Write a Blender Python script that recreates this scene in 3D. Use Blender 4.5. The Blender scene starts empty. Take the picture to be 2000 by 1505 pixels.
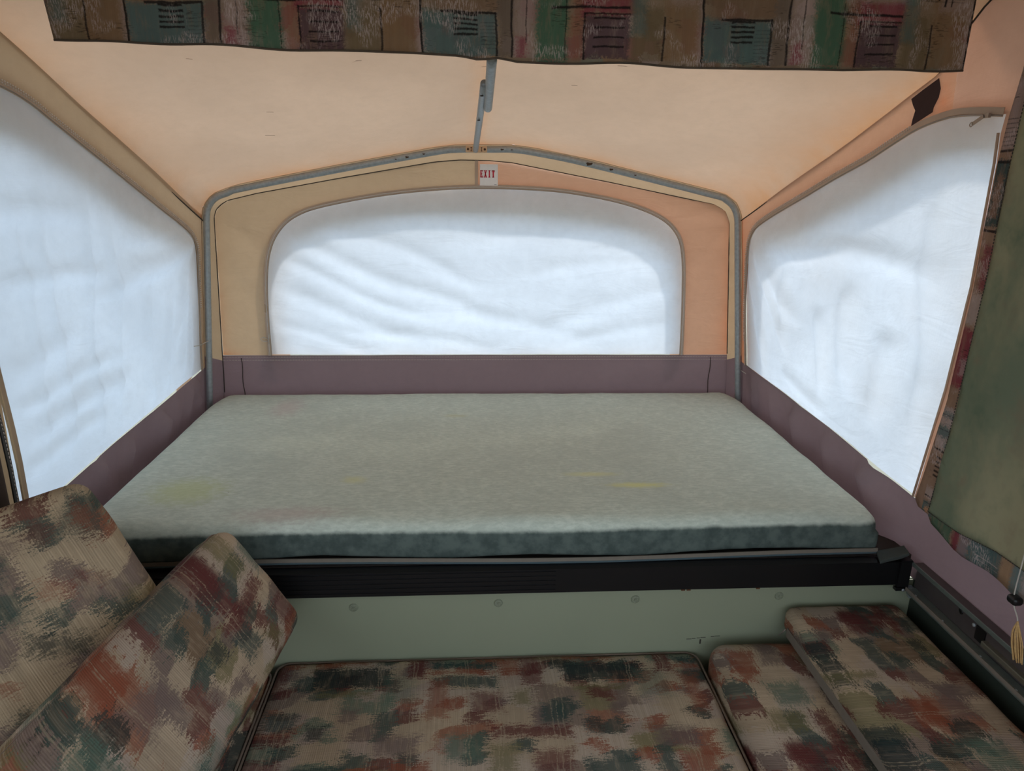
import bpy, bmesh, math, random
from mathutils import Vector, Matrix, noise
from mathutils.geometry import delaunay_2d_cdt
S = bpy.context.scene
COL = S.collection
random.seed(7)

# ------------------------------------------------------------------ camera
CAM = Vector((0, 0, 1.6))
R_ = Vector((0.99798, -0.06189, 0.01423)); U_ = Vector((0.00414, 0.28711, 0.95789)); F_ = Vector((0.06337, 0.95590, -0.28679))
cd = bpy.data.cameras.new('camera'); cam = bpy.data.objects.new('camera', cd); COL.objects.link(cam)
m = Matrix((R_, U_, -F_)).transposed().to_4x4(); m.translation = CAM
cam.matrix_world = m
cd.sensor_width = 36; cd.lens = 1390 / 2000 * 36; cd.clip_start = 0.02; cd.clip_end = 200
S.camera = cam

# ------------------------------------------------------------------ sky, sun, exposure
w = bpy.data.worlds.new('sky'); S.world = w; w.use_nodes = True
bg = w.node_tree.nodes['Background']; bg.inputs[0].default_value = (0.74, 0.87, 1.0, 1); bg.inputs[1].default_value = 2.0
sl = bpy.data.lights.new('sun', 'SUN'); sl.energy = 2.2; sl.angle = math.radians(6); sl.color = (1.0, 0.93, 0.84)
so = bpy.data.objects.new('sun', sl); COL.objects.link(so)
so.rotation_euler = Vector((-0.55, -0.75, -0.95)).to_track_quat('-Z', 'Y').to_euler()
S.view_settings.view_transform = 'Standard'; S.view_settings.look = 'None'
S.view_settings.gamma = 1; S.view_settings.exposure = 0.38
try: S.view_settings.use_curve_mapping = False
except Exception: pass

# ------------------------------------------------------------------ helpers
def lin(c):
    return tuple(((v/255)/12.92 if v/255 <= 0.04045 else ((v/255+0.055)/1.055)**2.4) for v in c) + (1,)

class NB:
    def __init__(s, name):
        s.m = bpy.data.materials.new(name); s.m.use_nodes = True
        s.t = s.m.node_tree; s.t.nodes.clear()
        s.out = s.t.nodes.new('ShaderNodeOutputMaterial')
    def n(s, typ, ins=None, **kw):
        nd = s.t.nodes.new(typ)
        for k, v in kw.items(): setattr(nd, k, v)
        for k, v in (ins or {}).items(): s.set(nd.inputs[k], v)
        return nd
    def set(s, sock, v):
        if isinstance(v, bpy.types.NodeSocket): s.t.links.new(v, sock)
        else: sock.default_value = v
    def ma(s, op, a, b=0.0, c=None, clamp=False):
        nd = s.n('ShaderNodeMath', {0: a, 1: b}, operation=op, use_clamp=clamp)
        if c is not None: s.set(nd.inputs[2], c)
        return nd.outputs[0]
    def vm(s, op, a, b=None):
        nd = s.n('ShaderNodeVectorMath', {0: a}, operation=op)
        if b is not None: s.set(nd.inputs[1], b)
        return nd.outputs[0]
    def mix(s, f, a, b, bt='MIX'):
        nd = s.n('ShaderNodeMix', data_type='RGBA', blend_type=bt)
        s.set(nd.inputs[0], f); s.set(nd.inputs[6], a); s.set(nd.inputs[7], b)
        return nd.outputs[2]
    def noise(s, vec, scale, detail=3, rough=0.5, col=False, dist=0.0):
        nd = s.n('ShaderNodeTexNoise', {'Scale': scale, 'Detail': detail, 'Roughness': rough, 'Distortion': dist})
        if vec is not None: s.set(nd.inputs['Vector'], vec)
        return nd.outputs[1 if col else 0]
    def mr(s, v, a, b, c=0.0, d=1.0, smooth=True):
        nd = s.n('ShaderNodeMapRange', {0: v, 1: a, 2: b, 3: c, 4: d})
        if smooth: nd.interpolation_type = 'SMOOTHSTEP'
        return nd.outputs[0]
    def obj(s, scale=(1, 1, 1), rot=(0, 0, 0), loc=(0, 0, 0)):
        tc = s.n('ShaderNodeTexCoord').outputs['Object']
        mp = s.n('ShaderNodeMapping', {0: tc, 1: loc, 2: rot, 3: scale})
        return mp.outputs[0]
    def bump(s, h, strength=0.3, dist=0.002):
        return s.n('ShaderNodeBump', {'Height': h, 'Strength': strength, 'Distance': dist}).outputs[0]
    def bsdf(s, color, rough=0.8, metal=0.0, normal=None, spec=0.3, **kw):
        nd = s.n('ShaderNodeBsdfPrincipled', {'Base Color': color, 'Roughness': rough, 'Metallic': metal, 'Specular IOR Level': spec})
        if normal is not None: s.set(nd.inputs['Normal'], normal)
        s.t.links.new(nd.outputs[0], s.out.inputs[0]); return s.m

def plain(name, c, rough=0.6, metal=0.0, mottle=0.12, scale=60, spec=0.3, bump=0.15):
    b = NB(name); v = b.obj()
    f = b.noise(v, scale, 4)
    col = b.mix(f, tuple(x*(1-mottle) for x in lin(c)[:3])+(1,), tuple(min(1, x*(1+mottle)) for x in lin(c)[:3])+(1,))
    return b.bsdf(col, rough, metal, b.bump(f, bump, 0.001), spec)

def canvas(name, c, trans=0.5, tcol=None, stain=None, stain_amt=0.0, soft=1.5, weave=900, crease=0.25):
    """thin cloth: part reflects, part lets daylight through"""
    b = NB(name); v = b.obj()
    big = b.noise(v, soft, 4, 0.55); fine = b.noise(v, 30, 5, 0.65)
    C = lin(c)
    base = b.mix(b.mr(big, 0.3, 0.7), tuple(x*0.93 for x in C[:3])+(1,), tuple(min(1, x*1.05) for x in C[:3])+(1,))
    base = b.mix(b.mr(fine, 0.35, 0.75, 0, 0.22), base, tuple(x*0.8 for x in C[:3])+(1,))
    if stain:
        at = b.n('ShaderNodeAttribute', attribute_name='stain').outputs['Fac']
        sm = b.ma('MULTIPLY', at, b.mr(b.noise(v, 6, 5, 0.6), 0.25, 0.7, 0.35, 1.0))
        base = b.mix(b.ma('MULTIPLY', sm, stain_amt), base, lin(stain))
    w1 = b.n('ShaderNodeTexWave', {'Vector': v, 'Scale': weave/6, 'Distortion': 1.5}, bands_direction='X').outputs[1]
    w2 = b.n('ShaderNodeTexWave', {'Vector': v, 'Scale': weave/6, 'Distortion': 1.5}, bands_direction='Z').outputs[1]
    cr = b.n('ShaderNodeTexNoise', {'Vector': b.obj((1, 1, 2.5)), 'Scale': 5.0, 'Detail': 5.0, 'Distortion': 1.0}).outputs[0]
    h = b.ma('ADD', b.ma('MULTIPLY', b.ma('ADD', w1, w2), 0.04), b.ma('MULTIPLY', cr, 4.0))
    nrm = b.bump(h, crease, 0.004)
    d = b.n('ShaderNodeBsdfDiffuse', {'Color': base, 'Normal': nrm})
    tb = b.mix(1.0, base, lin(tcol) if tcol else (1, 1, 1, 1), 'MULTIPLY')
    t = b.n('ShaderNodeBsdfTranslucent', {'Color': tb, 'Normal': nrm})
    mx = b.n('ShaderNodeMixShader', {0: trans, 1: d.outputs[0], 2: t.outputs[0]})
    b.t.links.new(mx.outputs[0], b.out.inputs[0])
    return b.m

def upholstery(name, vec_fn, pu, pv, rects, base, wobble=0.03, rag=0.03, threads=260, thread_amt=0.22, stagger=0.0, dim=1.0, bumpy=0.35, ragsc=(36, 210), gaps=0.5, extra=(), rrot=0.0, dry=0.0):
    """printed / woven cloth: a repeat of loose brushed blocks; vec_fn gives u,v in metres"""
    b = NB(name); uv = vec_fn(b)
    wn = b.noise(uv, 9, 3, 0.6, col=True)
    wv = b.vm('MULTIPLY', b.vm('SUBTRACT', wn, (0.5, 0.5, 0.5)), (wobble, wobble, 0))
    q = b.vm('ADD', uv, wv)
    sx = b.n('ShaderNodeSeparateXYZ', {0: b.n('ShaderNodeMapping', {0: q, 2: (0, 0, rrot)}).outputs[0] if rrot else q})
    V = b.ma('DIVIDE', sx.outputs[1], pv)
    U = b.ma('DIVIDE', sx.outputs[0], pu)
    if stagger: U = b.ma('ADD', U, b.ma('MULTIPLY', b.ma('FLOOR', V), stagger))
    uf = b.ma('MULTIPLY', b.ma('FRACT', U), pu); vf = b.ma('MULTIPLY', b.ma('FRACT', V), pv)
    cc = b.n('ShaderNodeCombineXYZ', {0: uf, 1: vf, 2: 0.0}).outputs[0]
    mp = b.n('ShaderNodeMapping', {0: uv, 3: (ragsc[0], ragsc[1], 1)}).outputs[0]
    n1 = b.noise(mp, 1.0, 3, 0.7)
    n2 = b.noise(uv, 240, 3, 0.8)
    rg = b.ma('MULTIPLY', b.ma('SUBTRACT', b.ma('ADD', n1, n2), 1.0), rag*2.0)
    patchy = b.mr(b.noise(b.n('ShaderNodeMapping', {0: uv, 3: (60, 14, 1)}).outputs[0], 1.0, 4, 0.7), 0.34, 0.52, 1-gaps, 1.0)
    big = b.noise(uv, 5, 4, 0.6)
    col = b.mix(b.mr(big, 0.35, 0.65), tuple(x*0.82*dim for x in lin(base)[:3])+(1,), tuple(x*1.05*dim for x in lin(base)[:3])+(1,))
    for (su_, sv_, sd, ramp, a) in extra:
        off = b.n('ShaderNodeCombineXYZ', {0: b.ma('MULTIPLY', rg, 1.4), 1: b.ma('MULTIPLY', rg, 0.55), 2: 0.0}).outputs[0]
        m2 = b.n('ShaderNodeMapping', {0: b.vm('ADD', q, off), 1: (sd, sd*1.7, 0), 3: (su_, sv_, 1)}).outputs[0]
        vo = b.n('ShaderNodeTexVoronoi', {'Vector': m2, 'Scale': 1.0, 'Randomness': 0.75}, distance='CHEBYCHEV', voronoi_dimensions='2D')
        sc = b.n('ShaderNodeSeparateColor', {0: vo.outputs['Color']})
        cr = b.n('ShaderNodeValToRGB', {0: sc.outputs[0]}); el = cr.color_ramp; el.interpolation = 'CONSTANT'
        for k, (pos, c) in enumerate(ramp):
            e_ = el.elements[k] if k < 2 else el.elements.new(pos)
            e_.position = pos; e_.color = (tuple(x*dim for x in lin(c)[:3])+(1,)) if c else (0, 0, 0, 0)
        col = b.mix(b.ma('MULTIPLY', b.ma('MULTIPLY', cr.outputs[1], a), patchy), col, cr.outputs[0])
    for (u0, v0, u1, v1, c, a, soft) in rects:
        d = b.vm('SUBTRACT', b.vm('ABSOLUTE', b.vm('SUBTRACT', cc, ((u0+u1)/2, (v0+v1)/2, 0))), (abs(u1-u0)/2, abs(v1-v0)/2, 0))
        s2 = b.n('ShaderNodeSeparateXYZ', {0: d})
        e = b.ma('MAXIMUM', s2.outputs[0], s2.outputs[1])
        e = b.ma('ADD', e, b.ma('MULTIPLY', rg, 1.0 if soft > 0.003 else 0.12))
        k = b.mr(e, soft, -soft, 0.0, a)
        if soft > 0.003: k = b.ma('MULTIPLY', k, patchy)
        col = b.mix(k, col, tuple(x*dim for x in lin(c)[:3])+(1,))
    if dry:
        dn = b.noise(b.n('ShaderNodeMapping', {0: q, 3: (420, 70, 1), 2: (0, 0, .5)}).outputs[0], 1.0, 3, 0.7)
        reg = b.mr(b.noise(b.vm('ADD', uv, (3.3, 1.7, 0)), 11, 2, 0.5), 0.52, 0.60)
        col = b.mix(b.ma('MULTIPLY', b.mr(dn, 0.5, 0.56), b.ma('MULTIPLY', reg, dry)), col, tuple(x*dim for x in lin((168, 150, 144))[:3])+(1,))
        reg2 = b.mr(b.noise(b.vm('ADD', uv, (9.3, 4.7, 0)), 12, 2, 0.5), 0.56, 0.62)
        dn2 = b.noise(b.n('ShaderNodeMapping', {0: q, 3: (60, 420, 1), 2: (0, 0, -.9)}).outputs[0], 1.0, 2, 0.5)
        col = b.mix(b.ma('MULTIPLY', b.mr(dn2, 0.56, 0.60), b.ma('MULTIPLY', reg2, dry)), col, tuple(x*dim for x in lin((34, 28, 26))[:3])+(1,))
    su = b.n('ShaderNodeSeparateXYZ', {0: uv})
    ln = b.n('ShaderNodeTexNoise', {'Vector': b.n('ShaderNodeMapping', {0: uv, 3: (threads, 3.0, 1)}).outputs[0], 'Scale': 1.0, 'Detail': 3.0}).outputs[0]
    col = b.mix(b.mr(ln, 0.35, 0.7, thread_amt, 0.0), col, tuple(x*0.25 for x in lin(base)[:3])+(1,))
    # fine ribs of the weave
    rib = b.ma('SINE', b.ma('MULTIPLY', su.outputs[0], 1400.0))
    rib2 = b.ma('SINE', b.ma('MULTIPLY', su.outputs[1], 1900.0))
    h = b.ma('ADD', b.ma('ADD', b.ma('MULTIPLY', rib, 0.3), b.ma('MULTIPLY', rib2, 0.15)), b.ma('ADD', n2, ln))
    return b.bsdf(col, 0.95, 0, b.bump(h, bumpy, 0.0015), 0.1)

def prop(o, label=None, cat=None, group=None, kind=None):
    if label: o['label'] = label
    if cat: o['category'] = cat
    if group: o['group'] = group
    if kind: o['kind'] = kind
    return o

def empty(name, loc=(0, 0, 0), **kw):
    o = bpy.data.objects.new(name, None); COL.objects.link(o); o.location = loc; o.empty_display_size = 0.05
    return prop(o, **kw)

bpy_update_needed = []
def mk(name, verts, faces, mat, parent=None, smooth=True, origin=None, **kw):
    me = bpy.data.meshes.new(name)
    o0 = Vector(origin) if origin is not None else (sum((Vector(v) for v in verts), Vector())/len(verts))
    me.from_pydata([tuple(Vector(v)-o0) for v in verts], [], faces); me.validate(); me.update()
    me.materials.append(mat)
    if smooth: me.polygons.foreach_set('use_smooth', [True]*len(me.polygons))
    o = bpy.data.objects.new(name, me); COL.objects.link(o)
    o.location = o0
    if parent is not None:
        o.parent = parent
        o.matrix_parent_inverse = Matrix.Identity(4)
        # parent empties are unrotated when their parts are attached
        o.location = o0 - world_loc(parent)
    return prop(o, **kw)
def world_loc(o):
    p = o.location.copy()
    while o.parent is not None: o = o.parent; p = p + o.location
    return p

def lerp(a, b, t): return a+(b-a)*t
def interp(path, t):
    """piecewise linear on [(k, v)...]"""
    if t <= path[0][0]: return path[0][1]
    for (a, va), (b, vb) in zip(path, path[1:]):
        if t <= b: return lerp(va, vb, (t-a)/(b-a) if b > a else 0)
    return path[-1][1]

def resample(pts, n):
    pts = [Vector(p) for p in pts]; d = [0]
    for a, b in zip(pts, pts[1:]): d.append(d[-1]+(b-a).length)
    out = []
    for i in range(n):
        t = d[-1]*i/(n-1); k = 0
        while k < len(d)-2 and d[k+1] < t: k += 1
        f = (t-d[k])/max(1e-9, d[k+1]-d[k]); out.append(pts[k].lerp(pts[k+1], min(1, max(0, f))))
    return out

def catmull(pts, sub=6):
    P = [Vector(p) for p in pts]; P = [P[0]*2-P[1]]+P+[P[-1]*2-P[-2]]; out = []
    for i in range(1, len(P)-2):
        for k in range(sub):
            t = k/sub; a, b, c, d = P[i-1], P[i], P[i+1], P[i+2]
            out.append(0.5*((2*b)+(c-a)*t+(2*a-5*b+4*c-d)*t*t+(3*b-a-3*c+d)*t**3))
    out.append(P[-2]); return out

def inside(p, poly):
    x, y = p; c = False; n = len(poly); j = n-1
    for i in range(n):
        xi, yi = poly[i]; xj, yj = poly[j]
        if (yi > y) != (yj > y) and x < (xj-xi)*(y-yi)/(yj-yi)+xi: c = not c
        j = i
    return c

def sheet(name, poly, fn, mat, step=0.03, parent=None, stain=None, **kw):
    """cloth: 2-D outline filled with an even grid of points, then carried into the room by fn(a,b)"""
    poly = [tuple(p) for p in poly]; P = []
    for i, a in enumerate(poly):
        b = poly[(i+1) % len(poly)]; L = math.hypot(b[0]-a[0], b[1]-a[1])
        k = max(1, int(L/step))
        if L < 1e-6: continue
        for j in range(k): P.append((a[0]+(b[0]-a[0])*j/k, a[1]+(b[1]-a[1])*j/k))
    nb = len(P); E = [(i, (i+1) % nb) for i in range(nb)]
    xs = [p[0] for p in P]; ys = [p[1] for p in P]
    segs = [(P[i], P[(i+1) % nb]) for i in range(nb)]
    cell = {}
    for p in P: cell.setdefault((int(p[0]//step), int(p[1]//step)), []).append(p)
    y = min(ys)+step/2; r = 0
    Q = []
    while y < max(ys):
        x = min(xs)+(step/2 if r % 2 else step)
        while x < max(xs):
            if inside((x, y), P):
                cx, cy = int(x//step), int(y//step); ok = True
                for i in (-1, 0, 1):
                    for j in (-1, 0, 1):
                        for q in cell.get((cx+i, cy+j), ()):
                            if (q[0]-x)**2+(q[1]-y)**2 < (0.45*step)**2: ok = False
                if ok: Q.append((x, y))
            x += step
        y += step*0.87; r += 1
    vv, ee, ff, *_ = delaunay_2d_cdt([Vector(p) for p in P+Q], E, [], 1, 1e-6)
    faces = []
    for f in ff:
        c = sum((vv[i] for i in f), Vector((0, 0)))/len(f)
        if inside(c, P): faces.append(tuple(f))
    V3 = [Vector(fn(v[0], v[1])) for v in vv]
    o = mk(name, V3, faces, mat, parent, **kw)
    if stain:
        at = o.data.attributes.new('stain', 'FLOAT', 'POINT')
        n = len(o.data.vertices)
        if n == len(vv):
            for i in range(n): at.data[i].value = stain(vv[i][0], vv[i][1])
    return o

def lattice(name, A_, B_, fn, mat, parent):
    """wall cloth; the middle cell is left out, an added opening for daylight"""
    V = [Vector(fn(a, b)) for b in B_ for a in A_]; n = len(A_)
    Fc = [(j*n+i, j*n+i+1, j*n+n+i+1, j*n+n+i) for j in range(3) for i in range(3) if (i, j) != (1, 1)]
    return mk(name, V, Fc, mat, parent, smooth=False)

def frames(pts, closed=False):
    n = len(pts); T = []
    for i in range(n):
        a = pts[i-1] if (i > 0 or closed) else pts[i]; b = pts[(i+1) % n] if (i < n-1 or closed) else pts[i]
        T.append((b-a).normalized())
    up = Vector((0, 0, 1)) if abs(T[0].z) < 0.9 else Vector((0, 1, 0))
    N = [(up-T[0]*up.dot(T[0])).normalized()]
    for i in range(1, n):
        v = N[-1]-T[i]*N[-1].dot(T[i]); N.append(v.normalized())
    return T, N

def tube_geo(pts, r, seg=10, closed=False, caps=True, rf=None):
    pts = [Vector(p) for p in pts]; T, N = frames(pts, closed); V = []; Fc = []
    n = len(pts)
    for i in range(n):
        B = T[i].cross(N[i]); rr = rf(i/(n-1)) if rf else r
        for k in range(seg):
            a = 2*math.pi*k/seg; V.append(pts[i]+(N[i]*math.cos(a)+B*math.sin(a))*rr)
    for i in range(n if closed else n-1):
        j = (i+1) % n
        for k in range(seg):
            l = (k+1) % seg; Fc.append((i*seg+k, i*seg+l, j*seg+l, j*seg+k))
    if caps and not closed:
        Fc.append(tuple(range(seg-1, -1, -1))); Fc.append(tuple((n-1)*seg+k for k in range(seg)))
    return V, Fc
def tube(name, pts, r, mat, parent=None, seg=10, closed=False, rf=None, **kw):
    V, Fc = tube_geo(pts, r, seg, closed, rf=rf); return mk(name, V, Fc, mat, parent, **kw)

def box_geo(c, s, rot=None):
    V = []
    for z in (-1, 1):
        for y in (-1, 1):
            for x in (-1, 1):
                v = Vector((x*s[0]/2, y*s[1]/2, z*s[2]/2))
                if rot is not None: v = rot @ v
                V.append(Vector(c)+v)
    return V, [(0, 2, 3, 1), (4, 5, 7, 6), (0, 1, 5, 4), (2, 6, 7, 3), (0, 4, 6, 2), (1, 3, 7, 5)]
def join(geos):
    V = []; Fc = []
    for v, f in geos:
        k = len(V); V += v; Fc += [tuple(i+k for i in q) for q in f]
    return V, Fc
def box(name, c, s, mat, parent=None, rot=None, bevel=0.0, **kw):
    V, Fc = box_geo(c, s, rot); o = mk(name, V, Fc, mat, parent, smooth=False, **kw)
    if bevel:
        md = o.modifiers.new('bevel', 'BEVEL'); md.width = bevel; md.segments = 2; md.limit_method = 'ANGLE'
    return o

def ribbon(name, pts, nrm, width, mat, parent=None, th=0.0012, **kw):
    """flat strip that follows pts; nrm(i) is the normal of the cloth there"""
    pts = [Vector(p) for p in pts]; T, _ = frames(pts); V = []; Fc = []
    for i, p in enumerate(pts):
        nn = Vector(nrm(i) if callable(nrm) else nrm).normalized(); s = T[i].cross(nn).normalized()
        for a, b in ((-1, 0), (1, 0), (1, 1), (-1, 1)): V.append(p+s*a*width/2+nn*b*th)
    for i in range(len(pts)-1):
        for k in range(4):
            l = (k+1) % 4; Fc.append((4*i+k, 4*i+l, 4*i+4+l, 4*i+4+k))
    Fc.append((3, 2, 1, 0)); e = 4*(len(pts)-1); Fc.append((e, e+1, e+2, e+3))
    return mk(name, V, Fc, mat, parent, smooth=False, **kw)

def dashes(name, pts, nrm, gap, size, mat, parent, off=0.0, **kw):
    """a row of small raised stitches or zip teeth, joined"""
    pts = [Vector(p) for p in pts]; L = sum((b-a).length for a, b in zip(pts, pts[1:])); n = max(2, int(L/gap))
    R = resample(pts, n); T, _ = frames(R); G = []
    nn = Vector(nrm).normalized()
    for i in range(n):
        s = T[i].cross(nn).normalized(); rot = Matrix((T[i], s, T[i].cross(s))).transposed()
        G.append(box_geo(R[i]+s*off+nn*size[2]*0.5, size, rot))
    V, Fc = join(G); return mk(name, V, Fc, mat, parent, smooth=False, kind='stuff', **kw)

def softbox(h, r, crown=0.0, crown_side=0.0, seed=0, lump=0.004, n=(26, 18, 6), rb=None):
    """rounded, stuffed block centred at 0; returns verts, faces"""
    def axis(hh, k):
        t = [-hh, -hh+r*0.3, -hh+r*0.65, -hh+r]; mid = [(-hh+r)+(2*hh-2*r)*i/k for i in range(1, k)]
        return t+mid+[-x for x in reversed(t)]
    A = [axis(h[i], n[i]) for i in range(3)]
    idx = {}; V = []; Fc = []
    def vid(p):
        k = tuple(round(x, 6) for x in p)
        if k not in idx: idx[k] = len(V); V.append(Vector(p))
        return idx[k]
    for ax in range(3):
        a, b = (ax+1) % 3, (ax+2) % 3
        for sgn in (-1, 1):
            for i in range(len(A[a])-1):
                for j in range(len(A[b])-1):
                    q = []
                    for (ii, jj) in ((i, j), (i+1, j), (i+1, j+1), (i, j+1)):
                        p = [0, 0, 0]; p[ax] = sgn*h[ax]; p[a] = A[a][ii]; p[b] = A[b][jj]; q.append(vid(p))
                    Fc.append(tuple(q if sgn > 0 else q[::-1]))
    out = []
    for p in V:
        r_ = rb if (rb and p.z < 0) else r
        q = Vector([max(-(h[i]-r_), min(h[i]-r_, p[i])) for i in range(3)]); d = p-q
        v = q+d.normalized()*r_ if d.length > 1e-9 else p.copy()
        fx = 1-(abs(v.x)/h[0])**4; fy = 1-(abs(v.y)/h[1])**4; fz = 1-(abs(v.z)/h[2])**2
        v.z += crown*max(0, fx)*max(0, fy)*(1 if v.z > 0 else -0.15)*abs(v.z)/h[2]
        v.y += crown_side*max(0, fx)*max(0, fz)*(v.y/h[1]); v.x += crown_side*max(0, fy)*max(0, fz)*(v.x/h[0])
        nz = noise.noise(Vector((v.x*6+seed*7, v.y*6, v.z*6)))+0.5*noise.noise(Vector((v.x*17+seed*3, v.y*17, v.z*17)))
        v += Vector((0.4, 0.4, 1))*nz*lump
        out.append(v)
    return out, Fc

# ------------------------------------------------------------------ materials
M = {}
M['tan'] = canvas('tan_canvas', (188, 166, 140), 0.21, (255, 240, 222), crease=0.3, stain=(190, 104, 40), stain_amt=0.9)
M['peach'] = canvas('peach_canvas', (200, 163, 138), 0.23, (255, 230, 212), crease=0.35, stain=(214, 110, 40), stain_amt=0.9)
M['roof'] = canvas('roof_canvas', (210, 186, 165), 0.19, (255, 240, 226), stain=(222, 150, 78), stain_amt=0.6, soft=2.2, crease=0.3)
M['lav'] = canvas('lavender_canvas', (190, 164, 152), 0.22, (255, 232, 222), crease=0.25)
M['flap'] = canvas('white_flap_cloth', (226, 233, 241), 0.41, (250, 252, 255), soft=2.5, crease=0.3, stain=(222, 190, 150), stain_amt=0.3)
M['peach2'] = canvas('peach_grey_canvas', (199, 163, 141), 0.22, (255, 230, 216), crease=0.3, soft=3)
M['hood'] = canvas('hood_canvas', (200, 180, 158), 0.25, (255, 225, 200), crease=0.1)
M['skirt'] = canvas('mauve_skirt_cloth', (136, 120, 122), 0.10, (255, 225, 225), crease=0.3)
M['steel'] = plain('galvanised_steel', (160, 166, 166), 0.5, 0.35, 0.35, 90, 0.5)
M['steel2'] = plain('galvanised_steel_light', (168, 174, 176), 0.5, 0.35, 0.2, 120, 0.5)
M['cord'] = plain('dark_seam_cord', (62, 56, 50), 0.8)
M['tape'] = canvas('beige_zip_tape', (216, 196, 174), 0.30, (255, 240, 226), crease=0.1)
M['teeth'] = plain('pale_thread', (214, 204, 194), 0.6)
M['thread'] = plain('cream_thread', (196, 182, 170), 0.7)
M['black'] = plain('black_enamel', (11, 11, 13), 0.42, 0.0, 0.2, 40, 0.5)
M['bronze'] = plain('dark_bronze_aluminium', (92, 84, 82), 0.38, 0.45, 0.15, 40, 0.5)
M['gunmetal'] = plain('grey_aluminium_track', (112, 120, 114), 0.4, 0.45, 0.2, 60, 0.5)
M['sage'] = plain('sage_green_panel', (146, 150, 126), 0.5, 0, 0.05, 5, 0.4, 0.05)
M['button'] = plain('sage_button', (134, 138, 116), 0.5, 0, 0.45, 420, 0.4, 0.9)
M['darkgreen'] = plain('dark_green_wall', (50, 56, 48), 0.6)
M['bracket'] = plain('cream_plastic', (222, 186, 146), 0.5)
M['brown'] = plain('brown_screw', (96, 66, 44), 0.5)
M['patch'] = plain('dark_brown_fabric', (64, 46, 44), 0.85)
M['card'] = plain('white_sticker', (246, 240, 234), 0.5, 0, 0.04)
M['red'] = plain('red_print', (205, 20, 48), 0.5)
M['ply'] = plain('plywood', (150, 130, 104), 0.7)
M['floor'] = plain('vinyl_floor', (110, 96, 80), 0.6)
M['ground'] = plain('gravel_ground', (120, 118, 104), 0.95, 0, 0.3, 3)
M['ceil'] = plain('ceiling_board', (190, 182, 170), 0.8)
M['zipmetal'] = plain('zip_metal', (158, 146, 134), 0.45, 0.6)
M['string'] = plain('cord_string', (190, 182, 170), 0.8)
M['tassel'] = plain('tassel', (196, 158, 104), 0.8, 0, 0.4, 200)
M['bandbeige'] = plain('beige_binding', (122, 112, 100), 0.8)

def mattress_mat():
    b = NB('grey_green_mattress_ticking'); v = b.obj()
    st = b.noise(b.n('ShaderNodeMapping', {0: v, 3: (46, 120, 90)}).outputs[0], 1.0, 4, 0.7)
    bl = b.noise(v, 3.2, 5, 0.6); mid = b.noise(v, 26, 4, 0.6)
    c = b.mix(b.mr(st, 0.3, 0.7), lin((190, 197, 182)), lin((214, 219, 204)))
    c = b.mix(b.mr(mid, 0.35, 0.7, 0, 0.35), c, lin((180, 188, 174)))
    c = b.mix(b.mr(bl, 0.45, 0.75, 0, 0.35), c, lin((182, 188, 176)))
    # yellow blotches and pink tinge where the cloth is stained
    for (x, y, rx, ry, col, a) in ((0.42, -0.36, .10, .022, (226, 222, 140), .65), (-0.82, -0.36, .12, .10, (202, 208, 140), .5), (-0.38, 0.0-.30, .04, .03, (222, 218, 150), .45),
                                  (-0.72, 0.36, .07, .13, (200, 172, 168), .4), (-0.10, 0.25, .05, .02, (200, 196, 150), .4), (0.30, -.28, .09, .02, (224, 220, 150), .5), (-0.52, -0.50, .16, .05, (204, 174, 170), .35)):
        d = b.vm('DIVIDE', b.vm('SUBTRACT', v, (x, y, 0)), (rx, ry, 10))
        ln = b.n('ShaderNodeVectorMath', {0: d}, operation='LENGTH').outputs['Value']
        ln = b.ma('ADD', ln, b.ma('MULTIPLY', b.ma('SUBTRACT', st, 0.5), 1.6))
        c = b.mix(b.mr(ln, 1.2, 0.2, 0, a), c, lin(col))
    # boxing of the sides is mixed to a darker, bluer tone
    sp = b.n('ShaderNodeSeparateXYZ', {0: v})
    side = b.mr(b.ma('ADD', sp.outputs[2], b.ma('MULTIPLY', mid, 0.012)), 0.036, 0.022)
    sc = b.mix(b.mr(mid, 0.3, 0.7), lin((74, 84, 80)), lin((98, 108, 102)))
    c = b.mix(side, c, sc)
    vor = b.n('ShaderNodeTexVoronoi', {'Vector': v, 'Scale': 9.0}).outputs['Distance']
    c = b.mix(b.mr(vor, 0.016, 0.008, 0, 0.9, False), c, lin((52, 50, 44)))
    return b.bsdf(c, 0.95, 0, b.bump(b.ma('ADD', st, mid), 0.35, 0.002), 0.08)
M['matt'] = mattress_mat()

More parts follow.
